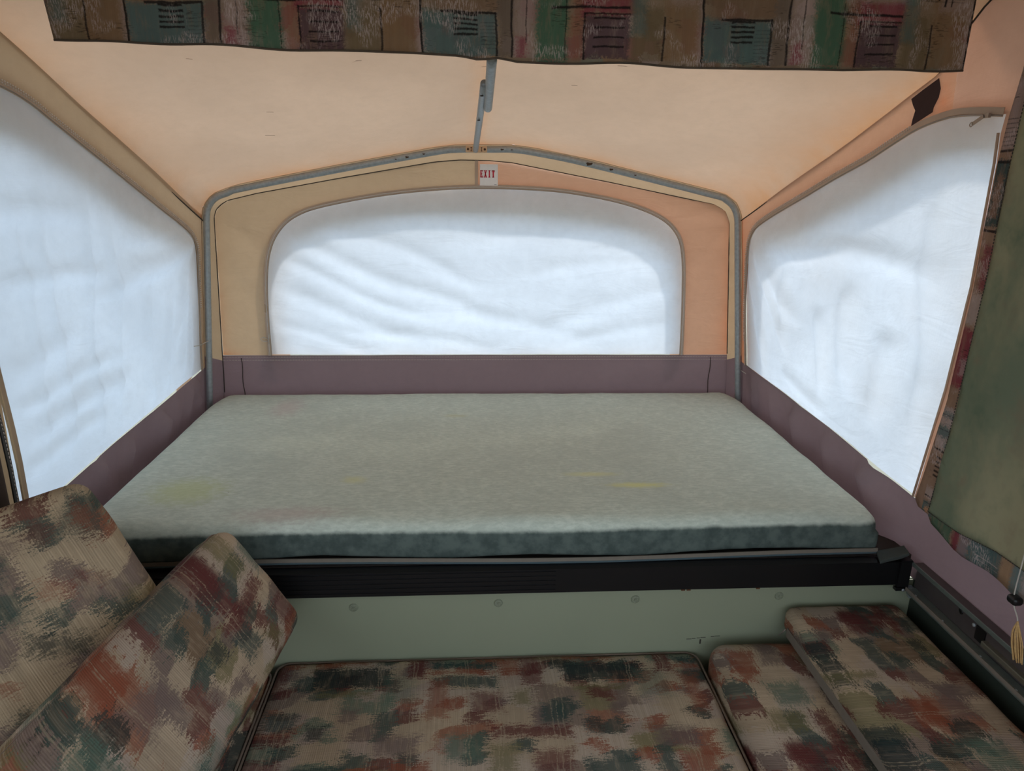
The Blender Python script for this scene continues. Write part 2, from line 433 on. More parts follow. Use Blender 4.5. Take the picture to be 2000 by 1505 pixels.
BEIGE = (186, 164, 138)
TEAL = (52, 74, 70); DTEAL = (34, 50, 50); MAROON = (96, 44, 44); RUST = (140, 76, 54); OLIVE = (112, 106, 70); MAUVE = (116, 98, 92); SGREEN = (84, 108, 94); BROWN = (98, 74, 52); GREY = (140, 126, 114)
BRUSH = [
    (0.00, 0.30, 0.20, 0.37, DTEAL, .9, .006), (0.02, 0.45, 0.17, 0.53, DTEAL, .9, .007), (0.03, 0.41, 0.18, 0.44, BROWN, .7, .007),
    (0.00, 0.385, 0.14, 0.405, RUST, .75, .006), (0.02, 0.27, 0.15, 0.285, OLIVE, .7, .006), (0.18, 0.24, 0.26, 0.34, SGREEN, .45, .012),
    (0.245, 0.33, 0.285, 0.49, MAROON, .9, .007), (0.30, 0.36, 0.47, 0.385, TEAL, .95, .005), (0.30, 0.29, 0.46, 0.335, TEAL, .85, .006),
    (0.29, 0.345, 0.54, 0.355, RUST, .8, .004), (0.36, 0.48, 0.56, 0.50, MAROON, .8, .006), (0.30, 0.50, 0.36, 0.55, DTEAL, .85, .008),
    (0.295, 0.19, 0.34, 0.32, RUST, .65, .008), (0.40, 0.42, 0.52, 0.47, GREY, .6, .010), (0.47, 0.33, 0.53, 0.42, RUST, .7, .009),
    (0.53, 0.29, 0.575, 0.44, MAROON, .75, .008), (0.56, 0.16, 0.63, 0.22, TEAL, .8, .009), (0.44, 0.12, 0.63, 0.15, MAROON, .85, .007),
    (0.09, 0.18, 0.13, 0.22, MAUVE, .8, .008), (0.18, 0.08, 0.28, 0.14, MAUVE, .75, .012), (0.02, 0.13, 0.06, 0.17, DTEAL, .8, .007),
    (0.34, 0.06, 0.42, 0.13, SGREEN, .75, .012), (0.00, 0.00, 0.12, 0.05, TEAL, .85, .009), (0.22, 0.00, 0.30, 0.06, RUST, .8, .009),
    (0.44, 0.02, 0.50, 0.10, OLIVE, .7, .010), (0.54, 0.02, 0.62, 0.08, MAROON, .75, .010), (0.13, 0.52, 0.16, 0.585, OLIVE, .7, .008), (0.40, 0.20, 0.47, 0.27, MAROON, .7, .010), (0.50, 0.22, 0.54, 0.27, OLIVE, .7, .009),
]
def thread_lines(us, v1, col=(176, 158, 132)): return [(u, -1, u+0.0016, v1+1, col, .55, .0012) for u in us]
def vec_top(off=(0, 0), rot=0.0, sc=1.0):
    def f(b):
        tc = b.n('ShaderNodeTexCoord').outputs['Object']; s = b.n('ShaderNodeSeparateXYZ', {0: tc})
        u = b.ma('SUBTRACT', s.outputs[0], s.outputs[2]); v = b.ma('ADD', s.outputs[1], s.outputs[2])
        c = b.n('ShaderNodeCombineXYZ', {0: u, 1: v, 2: 0.0}).outputs[0]
        return b.n('ShaderNodeMapping', {0: c, 1: (off[0], off[1], 0), 2: (0, 0, rot), 3: (sc, sc, 1)}).outputs[0]
    return f
EX = [(9, 13, 3.1, [(0, None), (.45, (182, 164, 148)), (.64, OLIVE), (.71, SGREEN), (.79, RUST), (.86, MAUVE), (.94, BROWN)], .75),
      (19, 24, 9.7, [(0, None), (.62, MAROON), (.70, TEAL), (.77, (172, 152, 138)), (.84, MAUVE), (.90, RUST), (.95, DTEAL)], .85)]
EXZ = [(20, 17, 5.3, [(0, None), (.62, MAUVE), (.78, RUST), (.84, TEAL), (.92, MAROON)], .85)]
LINES = thread_lines([0.165, 0.172, 0.255, 0.262, 0.385, 0.392, 0.458, 0.466, 0.585, 0.60, 0.615], .6)
M['seat'] = upholstery('brushstroke_upholstery', vec_top((0.515, 0.42)), 0.64, 0.60, BRUSH+LINES, BEIGE, wobble=0.035, rag=0.035, gaps=.3, extra=EX)
M['seat_mid'] = upholstery('brushstroke_upholstery_turned', vec_top((0.14, 0.33), 1.5708, 1.0), 0.64, 0.60, BRUSH, BEIGE, wobble=0.05, rag=0.035, gaps=.3, extra=EX)
M['seat_top'] = upholstery('brushstroke_upholstery_light', vec_top((0.37, 0.10), 1.5708, 1.0), 0.64, 0.60, BRUSH+LINES[:6], BEIGE, wobble=0.05, rag=0.03, gaps=.3, extra=EX)
M['bolster'] = upholstery('brushstroke_upholstery_bolster', vec_top((0.30, 0.22), 1.5708, 1.0), 0.64, 0.60, BRUSH+LINES, BEIGE, wobble=0.045, rag=0.035, threads=420, gaps=.3, extra=EX)
ZIG = [(0.05, 0.06, 0.13, 0.14, TEAL, .75, .010), (0.07, 0.075, 0.11, 0.125, RUST, .55, .008), (0.22, 0.05, 0.30, 0.09, MAUVE, .75, .010), (0.20, 0.22, 0.31, 0.32, TEAL, .85, .012),
       (0.31, 0.25, 0.36, 0.285, OLIVE, .6, .008), (0.02, 0.22, 0.08, 0.25, MAROON, .6, .010), (0.08, 0.25, 0.14, 0.28, RUST, .5, .010), (0.03, 0.35, 0.14, 0.385, DTEAL, .75, .012),
       (0.14, 0.13, 0.18, 0.17, MAROON, .6, .01), (0.18, 0.17, 0.22, 0.20, MAUVE, .6, .01), (0.0, 0.0, 0.05, 0.03, MAROON, .6, .01), (0.14, 0.0, 0.20, 0.025, RUST, .6, .01), (0.25, 0.38, 0.34, 0.42, MAROON, .6, .012), (0.14, 0.31, 0.18, 0.34, TEAL, .6, .01)]
M['zig'] = upholstery('woven_diamond_upholstery', vec_top((0.30, 0.20), 1.5708), 0.38, 0.44, ZIG, (190, 168, 138), wobble=0.05, rag=0.04, threads=330, thread_amt=0.32, gaps=.4, extra=EXZ, rrot=.62)

def vec_xz(off=(0, 0)):
    def f(b):
        tc = b.n('ShaderNodeTexCoord').outputs['Object']; s = b.n('ShaderNodeSeparateXYZ', {0: tc})
        c = b.n('ShaderNodeCombineXYZ', {0: s.outputs[0], 1: s.outputs[2], 2: 0.0}).outputs[0]
        return b.n('ShaderNodeMapping', {0: c, 1: (off[0], off[1], 0)}).outputs[0]
    return f
def vec_yz(off=(0, 0), flip=1):
    def f(b):
        tc = b.n('ShaderNodeTexCoord').outputs['Object']; s = b.n('ShaderNodeSeparateXYZ', {0: tc})
        c = b.n('ShaderNodeCombineXYZ', {0: b.ma('MULTIPLY', s.outputs[1], flip), 1: s.outputs[2], 2: 0.0}).outputs[0]
        return b.n('ShaderNodeMapping', {0: c, 1: (off[0], off[1], 0)}).outputs[0]
    return f
INK = (26, 22, 22); VB = (104, 80, 62); VG = (60, 84, 66); VT = (66, 84, 82); VM = (110, 48, 56); VP = (140, 118, 112); VO = (96, 80, 58)
def ink_rows(u0, u1, v0, dv, n, t=0.0022, a=.92): return [(u0, v0+i*dv, u1, v0+i*dv+t, INK, a, .0014) for i in range(n)]
DIMV = 1
VAL = [
    (0.005, 0.0, 0.155, 0.085, VT, .85, .006), (0.02, 0.085, 0.17, 0.15, VB, .8, .008), (0.155, 0.0, 0.19, 0.20, (92, 78, 68), .8, .005), (0.19, 0.0, 0.235, 0.15, VP, .6, .010),
    (0.195, 0.0, 0.215, 0.04, VM, .8, .008), (0.235, 0.0, 0.30, 0.30, VG, .95, .007), (0.31, 0.0, 0.34, 0.16, (118, 74, 60), .7, .008), (0.335, 0.0, 0.425, 0.085, (72, 52, 56), .9, .005),
    (0.33, 0.085, 0.43, 0.125, VM, .85, .007), (0.30, 0.125, 0.44, 0.20, VP, .7, .010), (0.43, 0.0, 0.50, 0.10, VO, .8, .010), (0.43, 0.05, 0.46, 0.16, VT, .6, .012), (0.50, 0.0, 0.575, 0.14, (110, 84, 60), .8, .008),
    (0.575, 0.0, 0.60, 0.2, VP, .6, .010), (0.06, 0.14, 0.15, 0.20, VM, .6, .010), (0.51, 0.11, 0.57, 0.2, VP, .5, .012), (0.44, 0.16, 0.50, 0.24, (70, 62, 50), .7, .01), (0.02, 0.17, 0.08, 0.25, VT, .7, .01),
    (0.0, -0.1, 0.0048, 0.6, INK, .95, .0018), (0.183, -0.1, 0.1875, 0.17, INK, .9, .0016), (0.150, 0.0, 0.1545, 0.085, INK, .85, .0014), (0.04, 0.0815, 0.153, 0.0865, INK, .9, .0014),
    (0.214, 0.03, 0.2164, 0.2, INK, .7, .001), (0.295, 0.0, 0.2974, 0.12, INK, .7, .001), (0.265, 0.096, 0.425, 0.101, INK, .95, .0016), (0.334, 0.0, 0.3375, 0.088, INK, .9, .0014), (0.335, 0.0845, 0.425, 0.088, INK, .85, .0014),
    (0.498, 0.0, 0.5022, 0.085, INK, .85, .0014), (0.503, 0.13, 0.508, 0.2, INK, .95, .0014), (0.52, 0.12, 0.5245, 0.2, INK, .95, .0014), (0.535, 0.12, 0.538, 0.17, INK, .9, .0014),
] + ink_rows(0.065, 0.115, 0.040, 0.0095, 5, 0.0042) + ink_rows(0.355, 0.415, 0.022, 0.018, 4, 0.0036) + ink_rows(0.46, 0.56, 0.128, 0.005, 4, 0.0012, .6) + ink_rows(0.12, 0.15, 0.015, 0.007, 8, 0.001, .5)
DV = 1.75
EXV = [(24, 26, 2.2, [(0, None), (.60, (150, 128, 122)), (.68, (84, 62, 48)), (.77, (98, 104, 90)), (.84, (120, 92, 66)), (.93, (112, 56, 60))], .5)]
M['val'] = upholstery('painterly_print_curtain', vec_xz((0.79, 0.014)), 0.58, 0.30, VAL, (118, 98, 80), wobble=0.016, rag=0.012, threads=90, thread_amt=0.1, bumpy=0.15, ragsc=(60, 60), gaps=0.35, dim=DV, extra=EXV, dry=.5)
def zz(u0, z0, u1, z1, c, a=.9, soft=.003): return (u0, z0-.7, u1, z1-.7, c, a, soft)
PL = (150, 134, 128)
CUR = [zz(-.02, 1.66, .12, 1.80, (138, 118, 112), .9, .006), zz(-.02, 1.50, .12, 1.64, (52, 66, 64), .95, .005), zz(.03, 1.52, .05, 1.61, (120, 90, 72), .8, .005), zz(.035, 1.36, .12, 1.46, VM, .8, .008), zz(-.02, 1.28, .12, 1.35, PL, .7, .008),
       zz(.0, 1.13, .12, 1.27, VM, .95, .006), zz(.03, 1.16, .06, 1.20, PL, .5, .008), zz(-.02, .97, .12, 1.075, PL, .8, .006), zz(-.02, 1.0, .05, 1.03, VT, .85, .006), zz(.0, 1.05, .12, 1.065, VT, .7, .005), zz(.03, .975, .12, .99, VT, .7, .005), zz(-.02, .835, .06, .865, PL, .6, .006), zz(-.02, .76, .035, .825, VT, .9, .005), zz(.008, .79, .022, .81, (170, 120, 84), .8, .004),
       zz(.035, .75, .115, .85, VG, .9, .006), zz(.125, .75, .15, .85, VM, .9, .005), zz(.15, .75, .18, .85, (110, 96, 96), .9, .005), zz(.18, .75, .27, .85, VT, .95, .006), zz(.27, .75, .31, .85, (140, 112, 86), .9, .006), zz(.31, .75, .40, .85, (92, 108, 106), .9, .006), zz(.345, .76, .375, .83, PL, .7, .008), zz(.41, .75, .5, .85, (150, 118, 88), .9, .006),
       zz(.0, 1.28, .007, 1.50, DTEAL, .9, .002), zz(-.02, 1.655, .12, 1.66, INK, .9, .0016), zz(-.02, 1.632, .12, 1.638, INK, .85, .0016), zz(-.02, 1.487, .12, 1.493, INK, .95, .0016), zz(.056, 1.50, .061, 1.62, INK, .85, .0016), zz(-.02, .962, .12, .967, INK, .95, .0016), zz(-.02, .872, .12, .8755, INK, .0, .0014), zz(-.02, .838, .12, .842, INK, .9, .0014), zz(-.02, 1.055, .12, 1.057, INK, .5, .001), zz(-.02, 1.018, .12, 1.020, INK, .5, .001)]
CUR += [zz(.012, .895+.012*i, .05, .900+.012*i, INK, .9, .0014) for i in range(5)]+[zz(-.02, 1.668+.009*i, .12, 1.6698+.009*i, (74, 64, 62), .8, .0012) for i in range(7)]+[zz(-.02, .820+.0, .12, .8218, INK, .6, .001), zz(.20, .785, .262, .7875, PL, .6, .001), zz(.20, .775, .262, .777, PL, .5, .001)]
M['curt'] = upholstery('painterly_print_side_curtain', vec_yz((0.42, 0.60), -1), 0.55, 1.5, CUR, (126, 100, 82), wobble=0.012, rag=0.014, threads=90, thread_amt=0.1, bumpy=0.15, ragsc=(60, 60), gaps=0.35, dim=1.4, extra=(), dry=.6)

def green_mat():
    b = NB('green_marbled_cotton'); v = b.obj()
    n1 = b.noise(b.n('ShaderNodeMapping', {0: v, 3: (1, 1, 0.6)}).outputs[0], 4.0, 5, 0.6); n2 = b.noise(v, 9, 4, 0.6)
    c = b.mix(b.mr(n1, 0.35, 0.65), lin((112, 120, 98)), lin((152, 146, 116)))
    c = b.mix(b.mr(n2, 0.5, 0.75, 0, 0.7), c, lin((128, 112, 92)))
    c = b.mix(b.mr(n2, 0.5, 0.25, 0, 0.6), c, lin((74, 96, 78)))
    return b.bsdf(c, 0.9, 0, b.bump(b.noise(v, 14, 4), 0.3, 0.004), 0.1)
M['green'] = green_mat()

# ------------------------------------------------------------------ tent geometry
def xL(y, z):
    t = min(max((2.70-y)/1.1, 0), 1); xb = -1.014+(z-.72)*.085; return lerp(xb, -1.095, t)
def xR(y, z):
    t = min(max((2.70-y)/1.1, 0), 1); xb = 1.118-(z-.72)*.107; return lerp(xb, 1.195, t)
def folds(lst, a, b):
    """soft creases: each (a0,b0,a1,b1,width,height)"""
    d = 0.0
    for (a0, b0, a1, b1, wd, ht) in lst:
        ux, uy = a1-a0, b1-b0; L = math.hypot(ux, uy); ux /= L; uy /= L
        s = (a-a0)*ux+(b-b0)*uy; e = -(a-a0)*uy+(b-b0)*ux
        e += 0.012*math.sin(s*9+a0*20)
        fade = max(0, min(1, s/(0.15*L)))*max(0, min(1, (L-s)/(0.25*L)))
        d += ht*math.exp(-(e/wd)**2)*fade
    return d
def dense(path, n=90): return [(p.x, p.y) for p in resample([Vector((q[0], q[1], 0)) for q in path], n)]
def hd(a, b, path): return min(.04, 0.7*min(math.hypot(a-p[0], b-p[1]) for p in path))
def nz(a, b, s, k=0): return noise.noise(Vector((a*s, b*s, k*3.1)))

seamR = [(2.70, 1.440), (2.532, 1.516), (2.201, 1.660), (1.962, 1.772), (1.809, 1.848), (1.76, 1.93), (1.70, 1.99), (1.58, 2.06)]
# roof canvas over the bunk
BOW = [(-1.005, .638), (-0.998, .727), (-0.937, 1.418), (-0.928, 1.462), (-0.898, 1.497), (-0.852, 1.515), (-0.806, 1.530), (-0.45, 1.602), (-0.113, 1.6655), (-0.04, 1.675), (0.037, 1.677), (0.11, 1.678), (0.167, 1.6785), (0.25, 1.669), (0.448, 1.6335), (0.916, 1.5305), (0.965, 1.516), (1.000, 1.492), (1.018, 1.462), (1.025, 1.438), (1.102, .727), (1.111, .638)]
def offset(path, d):
    out = []
    for i, p in enumerate(path):
        a = path[max(0, i-1)]; b = path[min(len(path)-1, i+1)]; tx, tz = b[0]-a[0], b[1]-a[1]; L = math.hypot(tx, tz)
        out.append((p[0]-tz/L*d, p[1]+tx/L*d))
    return out
BOWO = offset(BOW, 0.017)
top_arc = [Vector((x, 2.70, z)) for x, z in BOWO[2:20]]
arc = resample(top_arc, 90)
ceiling = empty('ceiling', (0.05, 1.6, 2.0), kind='structure')
NV = 50
V = []; Fc = []; rust_glow = []
for j in range(NV+1):
    t = j/NV
    for i, p in enumerate(arc):
        u = i/(len(arc)-1); fx = lerp(-1.095, 1.195, u**1.0); fz = lerp(2.03, 2.06, u)+0.03*math.sin(math.pi*u)
        # keep the front edge evenly spread while the back follows the bow
        q = p.lerp(Vector((lerp(-1.095, 1.195, (p.x+0.955)/(2.0)), 1.58, fz)), t)
        sag = 0.02*math.sin(math.pi*t)*(math.sin(math.pi*u)**0.7)
        cr = 0.010*math.exp(-((u-0.5)/0.02)**2)*math.sin(math.pi*min(1, t*1.0))
        wr = 0.0045*nz(q.x, q.y, 5)*math.sin(math.pi*u)*min(1, t*6)
        wr += folds([(-0.75, 1.95, -0.2, 2.35, 0.03, 0.004), (1.0, 1.9, 0.3, 2.15, 0.03, 0.005), (0.9, 2.05, 0.35, 2.3, 0.02, 0.003), (-0.8, 2.1, -0.1, 2.2, 0.03, 0.004), (0.08, 2.1, 0.5, 1.85, 0.03, 0.004), (-0.5, 1.8, 0.1, 1.95, 0.025, 0.004)], q.x, q.y)
        zr_ = interp([(-a, b) for a, b in seamR], -q.y)
        zl_ = lerp(top_arc[-1].z, fz, t)
        q.z += (zr_-zl_)*max(0, min(1, (u-.35)/.65))**2
        V.append(q+Vector((0, 0, -sag+cr+wr)))
        e = max(math.exp(-u/0.03), math.exp(-(1-u)/0.05), 0.75*math.exp(-t/0.05), 0.8*math.exp(-abs(q.x-0.045)/0.02)*(1 if t < 0.75 else 0.3))  # orange edges: rust staining plus warm light through cloth, put into colour
        rust_glow.append(min(1, e))
n = len(arc)
for j in range(NV):
    for i in range(n-1): Fc.append((j*n+i, j*n+i+1, (j+1)*n+i+1, (j+1)*n+i))
roof = mk('roof_canvas', V, Fc, M['roof'], ceiling)
at = roof.data.attributes.new('stain', 'FLOAT', 'POINT')
for i, s in enumerate(rust_glow): at.data[i].value = s
box('roof_panel', (0.05, 0.27, 2.12), (2.62, 3.14, 0.06), M['ceil'], ceiling)
for side, u in ((-1, 0), (1, n-1)):
    tube('seam_cord', [V[j*n+u]+Vector((-side*0.004, 0, -0.003)) for j in range(0, NV+1, 2)], 0.0022, M['cord'], ceiling, seg=6)
# short dark scuffs on the roof cloth
G = []
for (x, y, L, a) in ((.12, 2.02, .03, -.5), (.16, 1.99, .05, .2), (.14, 2.0, .02, -.7), (-.58, 2.26, .02, .1), (-.70, 2.0, .015, .4), (.42, 2.02, .03, .1), (-.25, 2.0, .06, .1), (-.28, 2.03, .03, -.6), (-.62, 2.40, .03, .2), (.3, 2.15, .02, .3), (.06, 2.1, .03, -.5), (-.45, 1.93, .012, 0), (.62, 1.96, .02, .2)):
    t = (2.70-y)/1.12; k = min(range(n), key=lambda i: abs(V[int(t*NV)*n+i].x-x)); p = V[int(t*NV)*n+k]
    G.append(box_geo(p+Vector((0, 0, -.0012)), (L, .0016, .0006), Matrix.Rotation(a, 3, 'Z')))
v_, f_ = join(G); mk('scuff_mark', v_, f_, plain('scuff', (136, 118, 104), .9), ceiling, smooth=False, kind='stuff')
# end wall
wall_back = empty('wall_back', (0.05, 2.78, 0.6), kind='structure')
SEAM = [(-0.975, .60), (-0.963, .744), (-0.957, .90), (-0.945, 1.18), (-0.935, 1.425), (-0.922, 1.458), (-0.885, 1.484), (-0.776, 1.511), (-0.45, 1.573), (-0.114, 1.633), (-0.02, 1.641), (0.09, 1.640), (0.172, 1.634), (0.56, 1.566), (0.955, 1.492), (1.000, 1.468), (1.022, 1.425), (1.045, 1.16), (1.067, .90), (1.085, .60)]
def back(off=0.0, amp=1.0):
    def f(a, b):
        y = 2.78+off+0.006*nz(a, b, 3)*amp+0.004*math.sin(a*4)
        cx = min(abs(a+0.95), abs(a-1.05)); y -= amp*folds([(-0.93, 1.44, -0.6, 1.2, .03, .006), (-0.94, 1.3, -0.7, 1.0, .035, .006), (1.02, 1.43, 0.72, 1.50, .02, .006), (1.03, 1.40, 0.84, 1.22, .025, .007), (1.04, 1.30, 0.84, 1.05, .03, .007), (1.05, 1.1, 0.86, .92, .03, .005), (0.98, 1.48, 0.75, 1.38, .02, .006)], a, b)
        return (a, y, b)
    return f
WB = [(-0.769, .895), (-0.768, 1.05), (-0.760, 1.20), (-0.738, 1.31), (-0.690, 1.39), (-0.615, 1.442), (-0.50, 1.476), (-0.30, 1.513), (-0.10, 1.535), (0.054, 1.542), (0.20, 1.541), (0.37, 1.531), (0.55, 1.503), (0.68, 1.468), (0.77, 1.425), (0.825, 1.365), (0.848, 1.28), (0.858, 1.17), (0.866, 1.03), (0.871, .895)]
WBs = [tuple(p) for p in catmull([Vector(p) for p in WB], 4)]
ZB = 0.895
def stB(a, b):
    e = max(math.exp(-abs(b-ZB)/0.02)*max(math.exp(-(a+0.96)/0.05), math.exp(-(1.07-a)/0.06)), 0.5*math.exp(-(1.06-a+0.0)/0.03) if a > 0 else 0.5*math.exp(-(a+0.96)/0.02))
    return min(1, e)
mid = 0.045
def split_at(path, x): return [p for p in path if p[0] < x], [p for p in path if p[0] > x]
sl_, sr_ = split_at(SEAM[2:-2], mid)
wl_, wr_ = split_at(WBs, mid)
polyL = [(-0.957, ZB)]+sl_[1:]+[(mid, 1.641), (mid, 1.5419)]+list(reversed(wl_))
polyR = [(mid, 1.5419), (mid, 1.641)]+sr_+[(1.068, ZB)]+list(reversed(wr_))
sheet('canvas_panel', polyL, back(), M['tan'], 0.02, wall_back, stain=stB)
sheet('canvas_panel', polyR, back(), M['peach'], 0.02, wall_back, stain=stB)
sheet('skirt_panel', [(-0.985, .57), (-0.957, ZB), (1.068, ZB), (1.09, .57)], lambda a, b: (a, 2.779-0.012*max(0, math.sin(a*5+1))*max(0, (ZB-b)/.3)+0.006*nz(a, b, 6), b), M['skirt'], 0.025, wall_back)
for x in (-0.885, 0.998):
    tube('skirt_seam', [(x+0.002*math.sin(i), 2.772, .885-.02*i) for i in range(9)], 0.0016, M['cord'], wall_back, seg=6)
for dz in (0.006, 0.018):
    dashes('stitching', [(-0.95, 2.7725, ZB-dz), (1.06, 2.7725, ZB-dz)], (0, -1, 0), 0.011, (0.009, 0.0014, 0.001), M['thread'], wall_back)
tube('seam_cord', resample([Vector((x, 2.776, z)) for x, z in SEAM[1:-1]], 120), 0.0018, M['cord'], wall_back, seg=6)
ribbon('centre_seam', [(mid-0.006, 2.777, 1.54), (mid-0.006, 2.774, 1.59), (mid-0.006, 2.776, 1.64)], (0, -1, 0), 0.012, M['tape'], wall_back)
# gusset between bow and end wall
A = resample([Vector((x, 2.695, z)) for x, z in BOWO], 150); B = resample([Vector((x, 2.78, z)) for x, z in SEAM], 150)
def gusset(sel, mat, name):
    V = []; Fc = []; K = 5; rows = [i for i in range(150) if sel(i)]
    for i in rows:
        for k in range(K):
            t = k/(K-1); p = A[i].lerp(B[i], t); d = 0.004*math.sin(i*1.7)*math.sin(math.pi*t)
            V.append(p+Vector((d*(1 if p.z < 1.4 else 0), 0, d*(1 if p.z > 1.4 else 0))))
    for r in range(len(rows)-1):
        if rows[r+1] != rows[r]+1: continue
        for k in range(K-1): Fc.append((r*K+k, r*K+k+1, r*K+K+k+1, r*K+K+k))
    return mk(name, V, Fc, mat, wall_back)
zs = [a.lerp(b, .5).z for a, b in zip(A, B)]
gusset(lambda i: zs[i] > .875, M['tan'], 'gusset_strip')
gusset(lambda i: i < 75 and zs[i] < .895, M['skirt'], 'skirt_gusset')
gusset(lambda i: i > 75 and zs[i] < .895, M['skirt'], 'skirt_gusset')

# back window
win2 = empty('window_2', (0.05, 2.77, ZB), kind='structure')
FB = [(-0.75, 1.38, 0.20, 1.00, .030, .016), (-0.74, 1.28, -0.05, 1.00, .022, .012), (-0.76, 1.16, -0.1, .93, .030, .014), (-0.55, 1.43, 0.1, 1.16, .028, .012), (-0.76, 1.02, -0.35, .90, .022, .010),
      (0.85, 1.30, 0.1, 1.20, .03, .010), (0.86, 1.20, 0.25, .98, .035, .012), (0.86, 1.05, 0.35, .92, .025, .010), (0.70, 1.43, -0.1, 1.33, .035, .010), (0.84, 1.36, 0.45, 1.30, .02, .008), (-0.3, 1.12, 0.55, .95, .03, .010), (0.05, 1.40, 0.6, 1.42, .04, .008), (-0.6, 1.02, 0.2, .91, .02, .008)]
def flapB(a, b): return (a, 2.790-0.7*folds(FB, a, b)+0.006*nz(a, b, 4, 2)+0.002*nz(a, b, 18, 3), b)
def stW(a, b): return 0.7*math.exp(-(b-ZB)/0.03)
sheet('window_flap', offset(WBs, .010), flapB, M['flap'], 0.014, win2, stain=stW)
def pathB(d, n=140, y=2.774): return [Vector((x, y, z)) for x, z in [(p.x, p.z) for p in resample([Vector((q[0], 0, q[1])) for q in offset(WBs, d)], n)]]
ribbon('zip_tape', pathB(0.004), (0, -1, 0), 0.016, M['tape'], win2)
tube('zip_coil', pathB(0.004, 140, 2.771), 0.0016, M['teeth'], win2, seg=5)
tube('zip_coil', pathB(-0.003, 140, 2.7725), 0.001, M['zipmetal'], win2, seg=5)
V_, F_2 = join([tube_geo([(-0.775, 2.765, .965), (-0.79, 2.76, .972), (-0.80, 2.757, .966), (-0.792, 2.756, .958), (-0.775, 2.758, .956)], 0.0016, 5), tube_geo([(-0.775, 2.765, .956), (-0.768, 2.762, .968), (-0.767, 2.765, .985)], 0.0014, 5), tube_geo([(-0.772, 2.765, .956), (-0.768, 2.76, .944)], 0.0016, 5)])
mk('zip_pull', V_, F_2, M['string'], win2)
SB = [(-0.712, .86), (-0.716, 1.05), (-0.714, 1.18), (-0.692, 1.27), (-0.645, 1.345), (-0.54, 1.395), (-0.30, 1.440), (-0.05, 1.452), (0.25, 1.448), (0.48, 1.428), (0.66, 1.392), (0.76, 1.338), (0.815, 1.25), (0.836, 1.13), (0.845, 1.0), (0.848, .86)]
SBs = [tuple(p) for p in catmull([Vector(p) for p in SB], 4)]
OBo = dense(offset(WBs, 0.022))
sheet('rain_hood', [(OBo[0][0], .86)]+OBo+[(OBo[-1][0], .86)]+list(reversed(SBs)), lambda a, b: (a, 2.806+hd(a, b, OBo), b), M['hood'], 0.03, win2)

# ---- side walls
def side_fn(fx, sgn, off=0.0, wl=(), amp=0.005, k=0):
    def f(a, b):
        d = off-folds(wl, a, b)+amp*nz(a, b, 4, k)
        return (fx(a, b)+sgn*d, a, b)
    return f
zipL = [(2.664, .865), (2.660, .913), (2.656, 1.108), (2.655, 1.295), (2.628, 1.362), (2.554, 1.410), (2.402, 1.484), (2.16, 1.609), (1.975, 1.705), (1.90, 1.745), (1.823, 1.772), (1.74, 1.786), (1.655, 1.79)]
seamL = [(2.70, 1.436), (2.55, 1.513), (2.3, 1.645), (2.0, 1.805), (1.8, 1.912), (1.58, 2.03)]
mauveL = [(2.70, .868), (2.664, .862), (2.247, .823), (1.891, .782), (1.58, .745)]
wall_left = empty('wall_left', (-1.06, 1.6, .6), kind='structure')
def stL(a, b): return 0.25*math.exp(-abs(a-2.70)/0.03)
zl = [tuple(p) for p in catmull([Vector(p) for p in zipL], 3)]
sheet('canvas_panel', [(2.70, .868)]+seamL+[(1.58, .745), (1.655, .752)]+list(reversed(zl)), side_fn(xL, -1), M['tan'], 0.025, wall_left, stain=stL)
WL = [(2.6, .84, 2.45, .60, .02, .022), (2.35, .82, 2.25, .58, .03, .040), (2.15, .80, 2.05, .58, .02, .030), (2.62, .86, 2.64, .60, .015, .022), (2.0, .79, 1.93, .58, .025, .028), (2.48, .83, 2.38, .60, .015, .018)]
sheet('skirt_panel', list(reversed(mauveL))+[(2.70, .57), (1.58, .57)], side_fn(xL, -1, 0.0, WL, .006, 3), M['skirt'], 0.025, wall_left)
box('wall_panel', (-1.13, 0.12, .30), (0.04, 3.0, .60), M['darkgreen'], wall_left)
lattice('canvas_panel', [-1.3, -1.2, .65, 1.58], [.6, .80, 1.92, 2.06], lambda a, b: (-1.10, a, b), M['lav'], wall_left)  # unseen opening added in this wall to brighten the foreground
win1 = empty('window_1', (-1.06, 2.1, .8), kind='structure')
FLs = [(a0, b0, a1, b1, w_, h_*(1.7 if abs(a1-a0) < .08 else 1.0)) for a0, b0, a1, b1, w_, h_ in [(2.66, 1.35, 2.15, 1.28, .035, .020), (2.64, 1.34, 2.0, 1.22, .025, .012), (2.60, 1.36, 2.2, 1.42, .03, .012), (1.70, .95, 2.25, .99, .03, .014), (1.68, .88, 2.1, .90, .025, .012), (1.68, 1.12, 2.0, 1.16, .03, .010), (1.68, 1.03, 2.2, 1.06, .02, .010),  # upright creases raised to stand in for shadow streaks on the flap
       (2.30, .84, 2.34, 1.25, .02, .010), (2.42, .86, 2.46, 1.2, .018, .009), (2.52, .87, 2.56, 1.25, .016, .009), (2.58, .88, 2.6, 1.15, .014, .008), (2.12, .84, 2.16, 1.5, .02, .010), (2.02, .82, 2.05, 1.55, .014, .009), (1.86, .80, 1.89, 1.6, .02, .010), (1.78, .80, 1.80, 1.6, .014, .007),
       (1.70, 1.50, 2.1, 1.46, .03, .012), (1.7, 1.33, 2.2, 1.30, .025, .010), (2.62, 1.34, 2.45, .95, .02, .010)]]
flapL = offset(zl, -.014)+[(1.655, 1.75), (1.663, 1.40), (1.66, 1.097), (1.662, .98), (1.655, .752)]+[(1.891, .782), (2.247, .823)]
sheet('window_flap', flapL, side_fn(xL, -1, 0.005, FLs, .008, 5), M['flap'], 0.015, win1, stain=lambda a, b: 0.0)
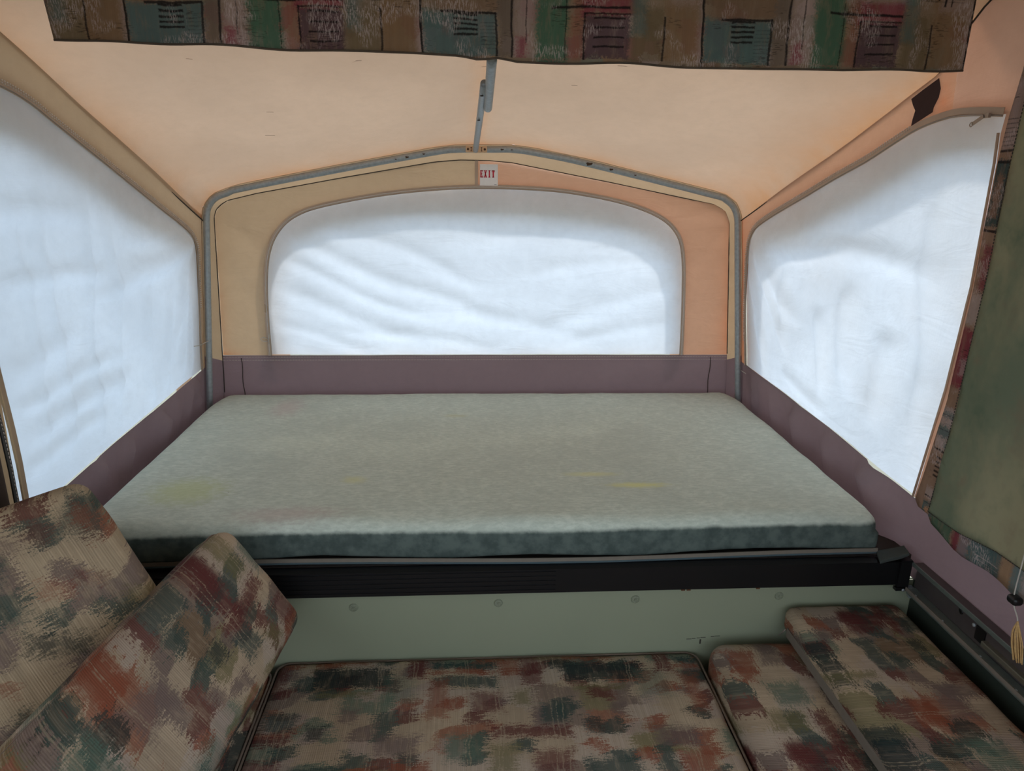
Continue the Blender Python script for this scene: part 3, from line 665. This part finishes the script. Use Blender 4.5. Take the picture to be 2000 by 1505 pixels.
def zpath(zl, fx, sgn, d, off, n=120):
    pts = resample([Vector((q[0], q[1], 0)) for q in offset(zl, d)], n)
    return [Vector((fx(p.x, p.y)+sgn*off, p.x, p.y)) for p in pts]
ribbon('zip_tape', zpath(zl, xL, 1, -0.004, 0.004), (1, 0, 0), 0.018, M['tape'], win1)
tube('zip_coil', zpath(zl, xL, 1, 0.002, 0.0065), 0.0015, M['zipmetal'], win1, seg=5)
for d in (-0.007, -0.0125): dashes('stitching', zpath(zl[6:], xL, 1, d, 0.0055), (1, 0, 0), 0.008, (0.0034, 0.0026, 0.0016), M['teeth'], win1)
hoodL_in = [(2.60, .80), (2.612, .93), (2.625, 1.20), (2.60, 1.325), (2.45, 1.385), (2.263, 1.462), (2.051, 1.578), (1.883, 1.658), (1.75, 1.69), (1.60, 1.69)]
zlo = dense(offset(zl, -0.035))
sheet('rain_hood', [(zlo[0][0], .80)]+[p for p in zlo]+[(1.60, 1.87)]+list(reversed(hoodL_in)), lambda a, b: (xL(a, b)-0.022-hd(a, b, zlo), a, b), M['hood'], 0.03, win1)

wall_right = empty('wall_right', (1.15, 1.6, .6), kind='structure')

zipR = [(2.652, .882), (2.655, .932), (2.660, 1.114), (2.648, 1.311), (2.614, 1.398), (2.528, 1.450), (2.30, 1.54), (2.148, 1.601), (2.03, 1.645), (1.931, 1.690), (1.851, 1.724), (1.759, 1.745), (1.68, 1.745), (1.612, 1.739)]
flR = [(1.616, 1.70), (1.611, 1.634), (1.607, 1.356), (1.623, 1.098), (1.664, .787)]
zr = [tuple(p) for p in catmull([Vector(p) for p in zipR], 3)]
def stR(a, b): return 0.6*math.exp(-abs(a-2.70)/0.03)+0.5*math.exp(-(abs(a-1.79)/0.03)-(abs(b-1.78)/0.06))
PR = [(2.70, .886)]+seamR[:5]+[(1.76, 1.928), (1.76, 1.745)]+[p for p in reversed(zr) if p[0] > 1.76]
sheet('canvas_panel', PR, side_fn(xR, 1), M['peach'], 0.02, wall_right, stain=stR)
PR2 = [(1.76, 1.745), (1.76, 1.928), (1.70, 1.99), (1.58, 2.06), (.9, 2.06), (.9, .78), (1.655, .783)]+list(reversed(flR))[0:]+[(1.612, 1.739), (1.68, 1.745)]
sheet('canvas_panel', PR2, side_fn(xR, 1), M['peach2'], 0.035, wall_right, stain=lambda a, b: 0)
lattice('canvas_panel', [-1.3, -1.2, .70, .91], [.77, .80, 1.92, 2.06], lambda a, b: (1.197, a, b), M['lav'], wall_right)  # opening out of view, added so more daylight reaches the cushions
mauveR = [(2.70, .888), (2.64, .883), (2.079, .831), (1.665, .785), (1.0, .775), (-1.3, .775)]
WR = [(2.45, .85, 2.36, .58, .02, .020), (2.30, .83, 2.16, .58, .03, .030), (1.88, .80, 1.72, .58, .05, .040), (2.6, .87, 2.56, .60, .015, .016), (2.08, .82, 1.98, .58, .03, .024)]
sheet('skirt_panel', list(reversed(mauveR))+[(2.70, .57), (-1.3, .57)], side_fn(xR, 1, 0.0, WR, .006, 9), M['skirt'], 0.025, wall_right)
box('wall_panel', (1.222, 0.12, .30), (0.04, 3.0, .60), M['darkgreen'], wall_right)
win3 = empty('window_3', (1.15, 2.1, .8), kind='structure')
FR = [(2.63, 1.38, 1.65, 1.38, .035, .016), (2.62, 1.36, 2.3, 1.12, .03, .014), (2.60, 1.32, 2.35, 1.0, .022, .012), (2.64, 1.25, 2.5, .95, .018, .010), (2.62, 1.1, 2.5, .90, .014, .008), (2.05, 1.30, 2.02, .95, .04, .012), (1.85, 1.2, 1.9, .9, .05, .012), (2.2, 1.2, 2.15, .9, .03, .010), (1.75, 1.6, 1.72, .9, .03, .010), (2.4, .95, 2.1, .86, .02, .008), (2.4, 1.3, 2.38, 1.0, .018, .008)]  # creases deepened to stand in for blotchy shadows from outside
sheet('window_flap', offset(zr, -.014)+flR+[(2.079, .831)], side_fn(xR, 1, 0.005, [q[:5]+(q[5]*1.35,) for q in FR], .010, 11), M['flap'], 0.015, win3, stain=lambda a, b: 0.6*max(math.exp(-abs(a-1.62)/0.12), 0.3+0.5*nz(a, b, 5)))
ribbon('zip_tape', zpath(zr, xR, -1, -0.004, 0.004), (-1, 0, 0), 0.020, M['tape'], win3)
tube('zip_coil', zpath(zr, xR, -1, 0.003, 0.0065), 0.0018, M['zipmetal'], win3, seg=5)
for d in (-0.008, -0.0135): dashes('stitching', zpath(zr[4:30], xR, -1, d, 0.0055), (-1, 0, 0), 0.008, (0.0034, 0.0024, 0.0016), M['teeth'], win3)
tube('flap_hem', [Vector((xR(a, b)-0.004, a, b)) for a, b in flR], 0.003, M['tape'], win3, seg=6)
zp = Vector((xR(1.65, 1.735)-0.012, 1.645, 1.738))
pull, pf = join([box_geo(zp, (0.006, 0.018, 0.010)), box_geo(zp+Vector((-0.004, 0.022, -0.009)), (0.002, 0.038, 0.008), Matrix.Rotation(-0.42, 3, 'X')), tube_geo([zp+Vector((-0.005, 0.040+0.005*math.cos(a*0.785), -0.017+0.005*math.sin(a*0.785))) for a in range(9)], 0.0012, 5)])
mk('zip_pull', pull, pf, M['zipmetal'], win3, smooth=False)
hoodR_in = [(2.60, .80), (2.605, .945), (2.618, 1.20), (2.60, 1.33), (2.45, 1.395), (2.339, 1.43), (2.052, 1.545), (1.903, 1.615), (1.81, 1.66), (1.716, 1.672), (1.60, 1.66)]
zro = dense(offset(zr, -0.035))
sheet('rain_hood', [(zro[0][0], .80)]+zro+[(1.58, 1.82)]+list(reversed(hoodR_in)), lambda a, b: (xR(a, b)+0.024+hd(a, b, zro), a, b), M['hood'], 0.03, win3)
# dark brown patch laid over the upper corner
PT = [(1.808, 1.835), (1.855, 1.812), (1.889, 1.794), (1.880, 1.778), (1.870, 1.765), (1.875, 1.745), (1.877, 1.728), (1.85, 1.74), (1.812, 1.757), (1.811, 1.768), (1.800, 1.790), (1.798, 1.81)]
sheet('brown_patch', PT, lambda a, b: (xR(a, b)-0.006, a, b), M['patch'], 0.01, wall_right, label='dark brown ragged patch')

# ------------------------------------------------------------------ camper body around the viewer
box('floor', (0.05, .15, -0.03), (2.4, 3.1, .06), M['floor'], kind='structure')
wr = empty('wall_rear', (.05, -1.32, 0), kind='structure')
lattice('canvas_panel', [-1.1, -.95, 1.05, 1.2], [0, .80, 1.95, 2.06], lambda a, b: (a, -1.31, b), M['lav'], wr)  # rear opening added behind the camera to let daylight in
g = box('ground', (0, 0, -0.62), (60, 60, .1), M['ground'], kind='structure')
wf = box('wall_front', (0.05, 1.64, .28), (2.32, .034, .572), M['sage'], kind='structure', bevel=.002)
box('panel_lip', (0.05, 1.6215, .553), (2.3, .004, .020), M['sage'], wf)
for i, (x, z) in enumerate(((-0.295, .515), (0.080, .518), (0.444, .520), (0.835, .520))):
    # round quilted snap caps on the green panel
    V_ = []; F__ = []; K = 20; prof = [(0.0, .0045), (.004, .0045), (.0045, .003), (.008, .0032), (.0088, .0042), (.0105, .0035), (.012, 0)]
    y0 = 1.623
    for (r, h) in prof:
        for k in range(K):
            a = 2*math.pi*k/K; rr = max(r, 1e-4); V_.append((x+rr*math.cos(a), y0-h*(1+0.15*(k % 2)), z+rr*math.sin(a)))
    for j in range(len(prof)-1):
        for k in range(K): F__.append((j*K+k, j*K+(k+1) % K, (j+1)*K+(k+1) % K, (j+1)*K+k))
    mk('panel_button', V_, F__, M['button'], wf, smooth=False)
G = [box_geo((0.60+0.013*i, 1.6225, .392+0.0012*i), (0.010 if i % 3 else 0.014, .0008, .0012)) for i in range(7) if i != 4]
V_, F__ = join(G+[box_geo((0.632, 1.6225, .383), (.004, .0008, .014))]); mk('scratch_mark', V_, F__, M['cord'], wf, smooth=False)

# black front extrusion of the pull-out bunk
rail = empty('bunk_front_rail', (0.05, 1.60, .547), label='long black ribbed metal rail under the front of the mattress', cat='rail')
V_, F__ = box_geo((0.042, 1.606, .6005), (2.25, .026, .071)); mk('rail_body', V_, F__, M['black'], rail, smooth=False)
for i in range(5): box('groove_rib', (-0.40, 1.5925, .573+.0130*i), (1.25, .004, .005), M['black'], rail)
box('rail_lip', (0.042, 1.598, .6375), (2.25, .030, .002), M['black'], rail)
box('end_bracket', (1.150, 1.590, .602), (.030, .010, .078), M['black'], rail)
box('mounting_foot', (1.155, 1.588, .558), (.05, .014, .008), M['black'], rail)
for x in (0.56, 0.575, 0.76): box('paint_chip', (x, 1.592, .5645), (.010, .003, .003), M['brown'], rail)
tube('rivet', [(1.150, 1.585, .556), (1.150, 1.580, .556)], .004, M['steel2'], rail)
BBV = [(-.995, 2.775), (1.105, 2.775), (1.186, 1.625), (-1.088, 1.625)]
bb = mk('bed_board', [Vector((x, y, z)) for z in (.60, .636) for x, y in BBV], [(0, 1, 2, 3), (7, 6, 5, 4), (0, 4, 5, 1), (1, 5, 6, 2), (2, 6, 7, 3), (3, 7, 4, 0)], plain('dark_board', (58, 50, 46), .8), smooth=False, label='dark base board beneath the grey mattress', cat='board')

# ------------------------------------------------------------------ mattress
mt = empty('mattress', (0.06, 2.175, .63), label='large grey-green foam mattress with faint yellow stains filling the bunk', cat='mattress')
V_, F__ = softbox((1.03, .56, .050), .040, crown=0.006, lump=0.003, seed=2, n=(60, 34, 5), rb=.014)
V2 = []
for v in V_:
    t = (v.y+.56)/1.12
    x = v.x
    # back corners are well rounded where the bow legs stand
    if v.y > .40: x = v.x*(1-0.035*((v.y-.40)/.16)**2)
    fr = 1-abs(v.x)/1.03
    y = v.y+(-.006*math.sin(v.x*5+.6) if v.y < -.4 else 0)
    z = v.z+(0.004*math.sin(v.x*11) if v.y < -.5 else 0)
    V2.append(Vector((0.060+x, 2.180+y, .704+z)))
mk('ticking_cover', V2, F__, M['matt'], mt)
def mper(z, ins, n=160, x0=-0.96, x1=1.085):
    return [Vector((lerp(x0, x1, i/n), 1.621+ins-.005*math.sin((lerp(x0, x1, i/n)-.06)*5+.6), z-0.0035*math.sin((lerp(x0, x1, i/n)+.2)*3))) for i in range(n+1)]
ribbon('binding_strip', [p+Vector((0, -.003, .0)) for p in mper(.6530, 0)], (0, -1, 0), 0.010, M['bandbeige'], mt, th=.003, label='beige binding strip along the front')
tube('piping', [p+Vector((0, -.004, 0)) for p in mper(.6450, 0)], 0.0035, plain('blue_grey_piping', (74, 88, 92), 0.8), mt, seg=8)
V_, F__ = softbox((.050, .034, .005), .004, seed=5, lump=.006, n=(8, 6, 2))
mk('corner_tab', [Vector((1.118+v.x*.9+v.y*.3, 1.604+v.y*.8+v.x*.2, .650+v.z+0.12*(v.x))) for v in V_], F__, plain('tab_cloth', (66, 72, 68), .9), mt)

# ------------------------------------------------------------------ bow and ridge pole
bow = empty('tent_bow', (0.05, 2.70, .62), label='bent galvanised steel bow tube arching over the back window and mattress', cat='tent pole')
bp = catmull([Vector((x, 2.70, z)) for x, z in BOW[2:20]], 5)
bp = [Vector((BOW[0][0], 2.70, BOW[0][1])), Vector((BOW[1][0], 2.70, BOW[1][1]))]+bp+[Vector((BOW[-2][0], 2.70, BOW[-2][1])), Vector((BOW[-1][0], 2.70, BOW[-1][1]))]
bp = [bp[0]]+resample(bp[0:], 260)[1:]
tube('bow_tube', bp, 0.0118, M['steel'], bow, seg=14)
rust = plain('rust_spot', (74, 56, 42), .8)
for (x, z, s) in ((0.448, 1.634, 1.6), (0.53, 1.616, 1.0), (0.62, 1.597, .6), (0.13, 1.6785, .8), (-0.21, 1.6475, .9), (-0.15, 1.659, .7), (-0.25, 1.64, .5), (0.165, 1.6785, .5)):
    V_ = []; K = 9; c = Vector((x, 2.6885, z-.001))
    for k in range(K): a = 2*math.pi*k/K; r = .0045*s*(1+.3*math.sin(k*2.3)); V_.append(c+Vector((r*1.7*math.cos(a), -.0008+0.003*abs(math.sin(a))*0, r*.8*math.sin(a))))
    V_b = [v+Vector((0, .004, 0)) for v in V_]
    mk('rust_spot', V_+V_b, [tuple(range(K))]+[(k, (k+1) % K, K+(k+1) % K, K+k) for k in range(K)], rust, bow, smooth=False)
br = empty('pole_bracket', (0.037, 2.685, 1.677), label='small cream plastic bracket clamping the ridge pole to the bow', cat='bracket')
box('bracket_plate', (0.0375, 2.683, 1.677), (.076, .012, .022), M['bracket'], br, bevel=.002)
for s in (-1, 1):
    tube('bracket_screw', [(0.0375+s*.030, 2.677, 1.677), (0.0375+s*.030, 2.674, 1.677)], .0042, M['brown'], br, seg=10)
    V_, F__ = join([box_geo((0.0375+s*.0185, 2.6765, 1.677), (.002, .001, .012)), box_geo((0.0375+s*.0185, 2.6765, 1.683), (.005, .001, .0022)), box_geo((0.0375+s*.0185, 2.6765, 1.671), (.005, .001, .0022))])
    mk('slot_mark', V_, F__, M['brown'], br, smooth=False)
tube('socket_ring', [(0.0355, 2.6775, 1.677), (0.0355, 2.672, 1.6772)], .0135, M['bracket'], br, seg=18)
rp = empty('ridge_pole', (0.04, 2.67, 1.674), label='grey telescoping ridge pole of two tubes running back under the roof canvas', cat='tent pole')
# the two tubes lie side by side
d0 = Vector((0.0345, 2.672, 1.6735)); d1 = Vector((0.0445, 1.82, 1.800))
tube('inner_tube', [d0.lerp(d1, i/10) for i in range(11)], .0098, M['steel2'], rp, seg=14)
e0 = Vector((0.0590, 2.02, 1.762)); e1 = Vector((0.0555, 1.62, 1.8285))
tube('outer_tube', [e0.lerp(e1, i/10) for i in range(11)], .0112, M['steel'], rp, seg=14)
for t in (0.62, 0.93):
    p = d0.lerp(d1, t)+Vector((-.004, 0, -.0108)); tube('spring_button', [p, p+Vector((0, 0, -.003))], .004, M['cord'], rp, seg=8)

# little string ties between the side walls and the bow legs
for (a, b, name, lab) in (((-0.972, 2.690, 1.005-.03), (-1.008, 2.62, .968), 'string_tie', 'short pale string tied round the left leg of the bow'), ((1.098, 2.694, .852), (1.128, 2.62, .846), 'string_tie', 'short pale string tied round the right leg of the bow')):
    A_, B_ = Vector(a), Vector(b); md = A_.lerp(B_, .5)+Vector((0, -.01, -.004))
    s = -1 if a[0] < 0 else 1
    t_ = tube(name, catmull([A_, md, B_, B_+Vector((0, .0, -.012)), B_+Vector((0, -.004, .006))], 4), .0016, M['string'], None, seg=6)
    prop(t_, lab, 'string', 'string ties on the bow legs')

# ------------------------------------------------------------------ EXIT sticker
ex = empty('exit_sign', (0.0855, 2.773, 1.589), label='small white square sticker reading EXIT in red above the back window', cat='sign')
box('sticker', (0.0855, 2.7695, 1.589), (.067, .0012, .077), M['card'], ex)
def bar(p, q, wd):
    p, q = Vector((p[0], 0, p[1])), Vector((q[0], 0, q[1])); d = q-p; a = math.atan2(d.z, d.x); c = (p+q)/2
    return box_geo((c.x, 0, c.z), (d.length, .0010, wd), Matrix.Rotation(-a, 3, 'Y'))
def letter(ch):
    wv, hh, s = .0105, .026, .0030
    if ch == 'E': L = [bar((.0030, 0), (.0030, hh), .0046), bar((0, s/2), (wv, s/2), s), bar((0, hh-s/2), (wv, hh-s/2), s), bar((.003, hh/2), (.0078, hh/2), s), bar((wv-.001, 0), (wv-.001, .0075), .002), bar((wv-.001, hh), (wv-.001, hh-.0075), .002)]
    if ch == 'X': L = [bar((.0022, .001), (wv-.0022, hh-.001), .0034), bar((.0022, hh-.001), (wv-.0022, .001), .0034)]+[bar((x-.0028, z), (x+.0028, z), .0022) for x in (.0020, wv-.0020) for z in (.0011, hh-.0011)]
    if ch == 'I': L = [bar((wv/2, 0), (wv/2, hh), .0046), bar((.0015, s/2), (wv-.0015, s/2), s*.8), bar((.0015, hh-s/2), (wv-.0015, hh-s/2), s*.8)]
    if ch == 'T': L = [bar((wv/2, 0), (wv/2, hh), .0046), bar((.0018, s/2), (wv-.0018, s/2), s*.8), bar((0, hh-s/2), (wv, hh-s/2), s), bar((.001, hh), (.001, hh-.007), .002), bar((wv-.001, hh), (wv-.001, hh-.007), .002)]
    return L
G = []
for i, ch in enumerate('EXIT'):
    for v, f in letter(ch): G.append(([p+Vector((.0530+.0145*i, 2.7685, 1.580)) for p in v], f))
V_, F__ = join(G); mk('lettering', V_, F__, M['red'], ex, smooth=False, label='red slab-serif letters EXIT')
V_, F__ = join([box_geo((.107+.003*i, 2.7685, 1.5545), (.002, .0008, .0014)) for i in range(3)]); mk('fine_print', V_, F__, M['cord'], ex, smooth=False)

# ------------------------------------------------------------------ valance across the top
vl = empty('valance', (0.12, 1.60, 1.84), label='short painterly-print valance hanging across the bunk opening at the top', cat='curtain')
V_ = []; F__ = []; NX, NZ = 180, 12
bot = [(-0.82, 1.844), (-0.60, 1.840), (-0.43, 1.838), (-0.2, 1.835), (-0.01, 1.832), (0.03, 1.823), (0.07, 1.828), (0.10, 1.822), (0.2, 1.824), (0.53, 1.821), (0.8, 1.822), (1.075, 1.829)]
for j in range(NZ+1):
    for i in range(NX+1):
        x = lerp(-0.82, 1.075, i/NX); zb = interp(bot, x)-.004+.0012*math.sin(x*23); t = j/NZ
        y = 1.60+(.010*math.sin(x*14)+.006*math.sin(x*31+1))*(1-.4*t)-.018*math.exp(-((x-.05)/.05)**2)*(1-t)
        V_.append(Vector((x-.02*t*(1 if x < -.78 else 0), y, lerp(zb, 2.045, t))))
for j in range(NZ):
    for i in range(NX): F__.append((j*(NX+1)+i, j*(NX+1)+i+1, (j+1)*(NX+1)+i+1, (j+1)*(NX+1)+i))
pc = mk('printed_cloth', V_, F__, M['val'], vl, origin=(0.12, 1.6, 1.84)); md = pc.modifiers.new('t', 'SOLIDIFY'); md.thickness = .0025; md.offset = -1
tube('hem', [V_[i]+Vector((0, 0, 0)) for i in range(0, NX+1, 2)], .0022, plain('hem_thread', (92, 78, 66), .9), vl, seg=6)

# ------------------------------------------------------------------ side curtain at right
cu = empty('side_curtain', (1.15, 1.4, .76), label='green marbled curtain with painterly printed border hanging at right', cat='curtain')
cL = [(1.53, 2.0), (1.53, 1.824), (1.543, 1.731), (1.549, 1.622), (1.548, 1.365), (1.558, 1.093), (1.600, .813), (1.585, .798), (1.547, .795), (1.531, .778), (1.459, .764), (1.40, .760), (1.333, .764), (1.253, .762), (1.10, .765), (.75, .768), (.75, 2.0)]
def cfn(a, b): return (1.152+.006*math.sin(a*30)*(1 if a < 1.45 else .3)+.003*nz(a, b, 7), a, b)
o = sheet('printed_cloth', cL, cfn, M['curt'], .02, cu, origin=(1.15, 1.15, 1.3)); md = o.modifiers.new('t', 'SOLIDIFY'); md.thickness = .002
gL = [(1.478, 2.0), (1.478, 1.751), (1.486, 1.621), (1.485, 1.373), (1.494, 1.183), (1.503, 1.018), (1.524, .814), (1.47, .815), (1.406, .820), (1.301, .831), (1.217, .838), (.78, .85), (.78, 2.0)]
def gfn(a, b): return (1.133+.006*math.sin(a*24+b*2)*min(1, max(0, (1.5-a)*8))+.004*nz(a, b, 6, 3), a, b)
o = sheet('green_lining', gL, gfn, M['green'], .02, cu, label='plain green marbled lining panel'); md = o.modifiers.new('t', 'SOLIDIFY'); md.thickness = .002
V_ = [Vector(gfn(a, b))+Vector((-.002, 0, 0)) for a, b in gL[1:7]]+[Vector(gfn(a, b))+Vector((-.002, 0, 0)) for a, b in gL[7:12]]
dashes('edge_stitching', V_, (-1, 0, 0), .007, (.0045, .0016, .0012), M['cord'], cu)
pcd = empty('pull_cord', (1.115, 1.2, .68), label='thin white pull cord with black bead and frayed tan tassel beside the curtain', cat='cord')
tube('string', catmull([Vector((1.118, 1.205, .93)), Vector((1.118, 1.207, .86)), Vector((1.118, 1.208, .79)), Vector((1.119, 1.204, .765)), Vector((1.12, 1.190, .745)), Vector((1.12, 1.186, .735))], 4), .0014, M['string'], pcd, seg=6)
V_, F__ = softbox((.011, .013, .009), .007, lump=.001, n=(4, 4, 3)); mk('bead', [v+Vector((1.118, 1.203, .777)) for v in V_], F__, M['black'], pcd, label='glossy black bead')
G = []
for i in range(14):
    a = i*2.4; r = .006+.004*random.random()
    G.append(tube_geo(catmull([Vector((1.12, 1.186, .738)), Vector((1.12+.5*r*math.cos(a), 1.184+r*math.sin(a), .715)), Vector((1.121+r*math.cos(a), 1.176+1.2*r*math.sin(a), .69)), Vector((1.122+.7*r*math.cos(a), 1.166+r*math.sin(a), .655+.01*random.random()))], 3), .0013, 5))
V_, F__ = join(G); mk('tassel', V_, F__, M['tassel'], pcd, kind='stuff', label='frayed tan thread tassel')

# ------------------------------------------------------------------ curtain edge at far left
lc = empty('door_curtain_edge', (-1.08, 1.60, .8), label='gathered dark curtain edge with black webbing strip at far left', cat='curtain')
def lpath(y0, amp=0.006): return [Vector((-1.080+.003*math.sin(i*.9), y0+amp*math.sin(i*.55)+.012*(1-i/16.), .74+i*.085)) for i in range(15)]
ribbon('tan_hem', lpath(1.642), (1, .25, 0), .026, M['tan'], lc, th=.004)
ribbon('pale_piping', [p+Vector((.004, -.016, 0)) for p in lpath(1.642)], (1, .25, 0), .007, plain('cream_piping', (196, 168, 130), .8), lc, th=.004)
ribbon('black_webbing', lpath(1.606), (1, .25, 0), .024, M['black'], lc, th=.003)
dashes('webbing_stitching', [p+Vector((.0035, 0, 0)) for p in lpath(1.608)], (1, .25, 0), .010, (.006, .0014, .001), M['teeth'], lc)
V_ = []; F__ = []
for j in range(15):
    for i in range(40):
        y = 1.598-.012*i; V_.append(Vector((-1.082+.012*math.sin(i*.9)+.004*math.sin(i*.31), y, .62+j*.098)))
for j in range(14):
    for i in range(39): F__.append((j*40+i, j*40+i+1, j*40+41+i, j*40+40+i))
o = mk('dark_cloth', V_, F__, plain('brown_curtain_cloth', (74, 62, 54), .9), lc); md = o.modifiers.new('t', 'SOLIDIFY'); md.thickness = .002

# ------------------------------------------------------------------ side rail at right
sr = empty('side_rail', (1.18, 1.1, .56), label='dark bronze metal wall rail running forward along the right side', cat='rail')
y0, y1 = -1.2, 1.586
yc, yl = (y0+y1)/2, (y1-y0)
box('top_flange', (1.180, yc, .632), (.030, yl, .005), M['bronze'], sr, bevel=.001)
box('web', (1.184, yc, .597), (.005, yl, .066), M['bronze'], sr)
box('inner_lip', (1.1655, yc, .6315), (.003, yl, .012), M['gunmetal'], sr, bevel=.001)
box('lower_track', (1.170, yc, .556), (.026, yl-.01, .016), M['gunmetal'], sr, bevel=.003)
box('track_edge', (1.1565, yc, .561), (.002, yl-.01, .010), M['bandbeige'], sr)
box('inner_channel', (1.176, (y0+1.32)/2, .585), (.014, 1.32-y0, .014), plain('pale_aluminium', (150, 146, 130), .35, .8), sr, bevel=.002)
box('slot', (1.1805, 1.338, .592), (.003, .030, .034), M['black'], sr)
for (yy, zz) in ((1.430, .5635),): pass
for yy in (1.542, 1.434, 1.30, 1.19): tube('rail_screw', [(1.160, yy, .563), (1.157, yy, .5645)], .003, M['steel2'], sr, seg=8)
tube('web_screw', [(1.1815, 1.362, .603), (1.178, 1.362, .603)], .0045, M['steel2'], sr, seg=10)
tube('web_hole', [(1.1815, 1.41, .607), (1.1808, 1.41, .607)], .0075, M['black'], sr, seg=14)
tube('roller', [(1.163, 1.574, .550), (1.176, 1.574, .550)], .012, M['steel2'], sr, seg=14)

# ------------------------------------------------------------------ cushions
def cushion(name, c, h, r, mat, label, rot=(0, 0, 0), crown=.012, lump=.004, seed=0, n=(30, 24, 5), piping=None, group=None, R=None, sag=None):
    t = empty(name, c, label=label, cat='cushion', group='flat seat cushions' if name == 'seat_cushion' else 'loose backrest cushions')
    V_, F__ = softbox(h, r, crown, .004, seed, lump, n)
    if sag: V_ = [sag(v) for v in V_]
    o = mk('cover', [v+Vector(c) for v in V_], F__, mat, t, origin=c)
    if piping:
        for (zz, rad, pm) in piping:
            K = []; hx, hy = h[0]+.002, h[1]+.002; rr = min(r*1.2, .05)
            for (cx, cy, a0) in ((hx-rr, hy-rr, 0), (-hx+rr, hy-rr, 90), (-hx+rr, -hy+rr, 180), (hx-rr, -hy+rr, 270)):
                for k in range(7):
                    a = math.radians(a0+90*k/6); K.append(Vector((cx+rr*math.cos(a), cy+rr*math.sin(a), zz))+Vector(c))
            K2 = []
            for i in range(len(K)):
                a, b = K[i], K[(i+1) % len(K)]; s = max(1, int((b-a).length/.03))
                for q in range(s): K2.append(a.lerp(b, q/s))
            V2, F2 = tube_geo(K2, rad, 7, True); mk('piping', V2, F2, pm, t)
    if R is not None: t.rotation_mode = 'QUATERNION'; t.rotation_quaternion = R.to_quaternion()
    else: t.rotation_euler = rot
    return t, o
pipe = plain('taupe_piping', (120, 104, 90), .85)
cushion('seat_cushion', (0.062, 1.08, .307), (.555, .535, .058), .028, M['seat'], 'wide flat brushstroke-print seat cushion in front of the green panel', crown=.006, lump=.004, seed=1, n=(40, 36, 4), piping=[(.046, .003, pipe)])
cushion('seat_cushion', (0.905, 1.06, .332), (.272, .525, .088), .045, M['seat_mid'], 'raised brushstroke-print seat cushion lying under the backrest cushion at right', crown=.004, lump=.004, seed=2, n=(24, 36, 4))
tcu, _ = cushion('backrest_cushion', (1.002, 1.13, .466), (.158, .478, .036), .024, M['seat_top'], 'brushstroke-print cushion lying on another beside the right wall rail', crown=.008, lump=.004, seed=3, n=(20, 36, 4))
box('zip_band', (.844, 1.125, .446), (.003, .88, .026), M['bandbeige'], tcu, bevel=.001, label='beige zip band along the side')
tcu.children[-1].location = Vector((.844-1.005-.0005, -.005, -.018))
tube('zip_seam', [(.8425, .72+.02*i, .452) for i in range(41)], .0012, M['cord'], tcu, seg=5)
tube('zip_pull', [(.842, 1.575, .450), (.838, 1.580, .438), (.832, 1.586, .424)], .002, M['zipmetal'], tcu, seg=6)
cushion('seat_cushion', (-0.79, 1.06, .308), (.285, .535, .060), .035, M['seat_top'], 'narrow brushstroke-print seat cushion at left, mostly hidden under the leaning cushions', crown=.004, seed=4, n=(20, 34, 4), piping=[(.045, .003, pipe)])
bbx = box('dinette_bench', (0.05, 1.06, .12), (2.24, 1.06, .24), M['ply'], label='plywood dinette base beneath the seat cushions', cat='seat base')

# leaning backrest (front one)
def basis(xa, ya):
    xa = Vector(xa).normalized(); ya = Vector(ya); ya = (ya-xa*ya.dot(xa)).normalized(); za = xa.cross(ya)
    return Matrix((xa, ya, za)).transposed()
ldir = Vector((0.16, 1.0, -0.08)).normalized()     # long axis, pointing away from the viewer
wdir = Vector((.155, -.02, -.215))                 # from the upper to the lower long edge
RB = basis(wdir, ldir)
Pl, Pr = Vector((-0.550, 1.545, .793)), Vector((-0.398, 1.52, .575))
L_ = 1.0; th = .058
wlen = (Pr-Pl).length
cB = (Pl+Pr)/2-RB.col[1]*(L_/2) - RB.col[2]*th
cushion('backrest_cushion', cB, (wlen/2+.014, L_/2+.005, th), .036, M['bolster'], 'plump brushstroke-print cushion leaning diagonally in the left foreground', R=RB, crown=.022, lump=.004, seed=6, n=(18, 50, 5), piping=[(.022, .0020, pipe)])
# leaning backrest (back one)
hdir = Vector((.62, -.43, -.66)); wd2 = Vector((-.6, -.8, 0))
RA = basis(hdir, -wd2)
TA = CAM+(Vector((-0.795, 1.425, .985))-CAM)*1.04; th2 = .040
LH, LW = .43, .36
cA = TA+RA.col[0]*LH/2-RA.col[1]*LW/2-RA.col[2]*th2
cushion('backrest_cushion', cA, (LH/2, LW/2, th2), .037, M['zig'], 'woven diamond-pattern cushion leaning at far left behind the plump cushion', R=RA, crown=.010, lump=.004, seed=8, n=(30, 30, 4))
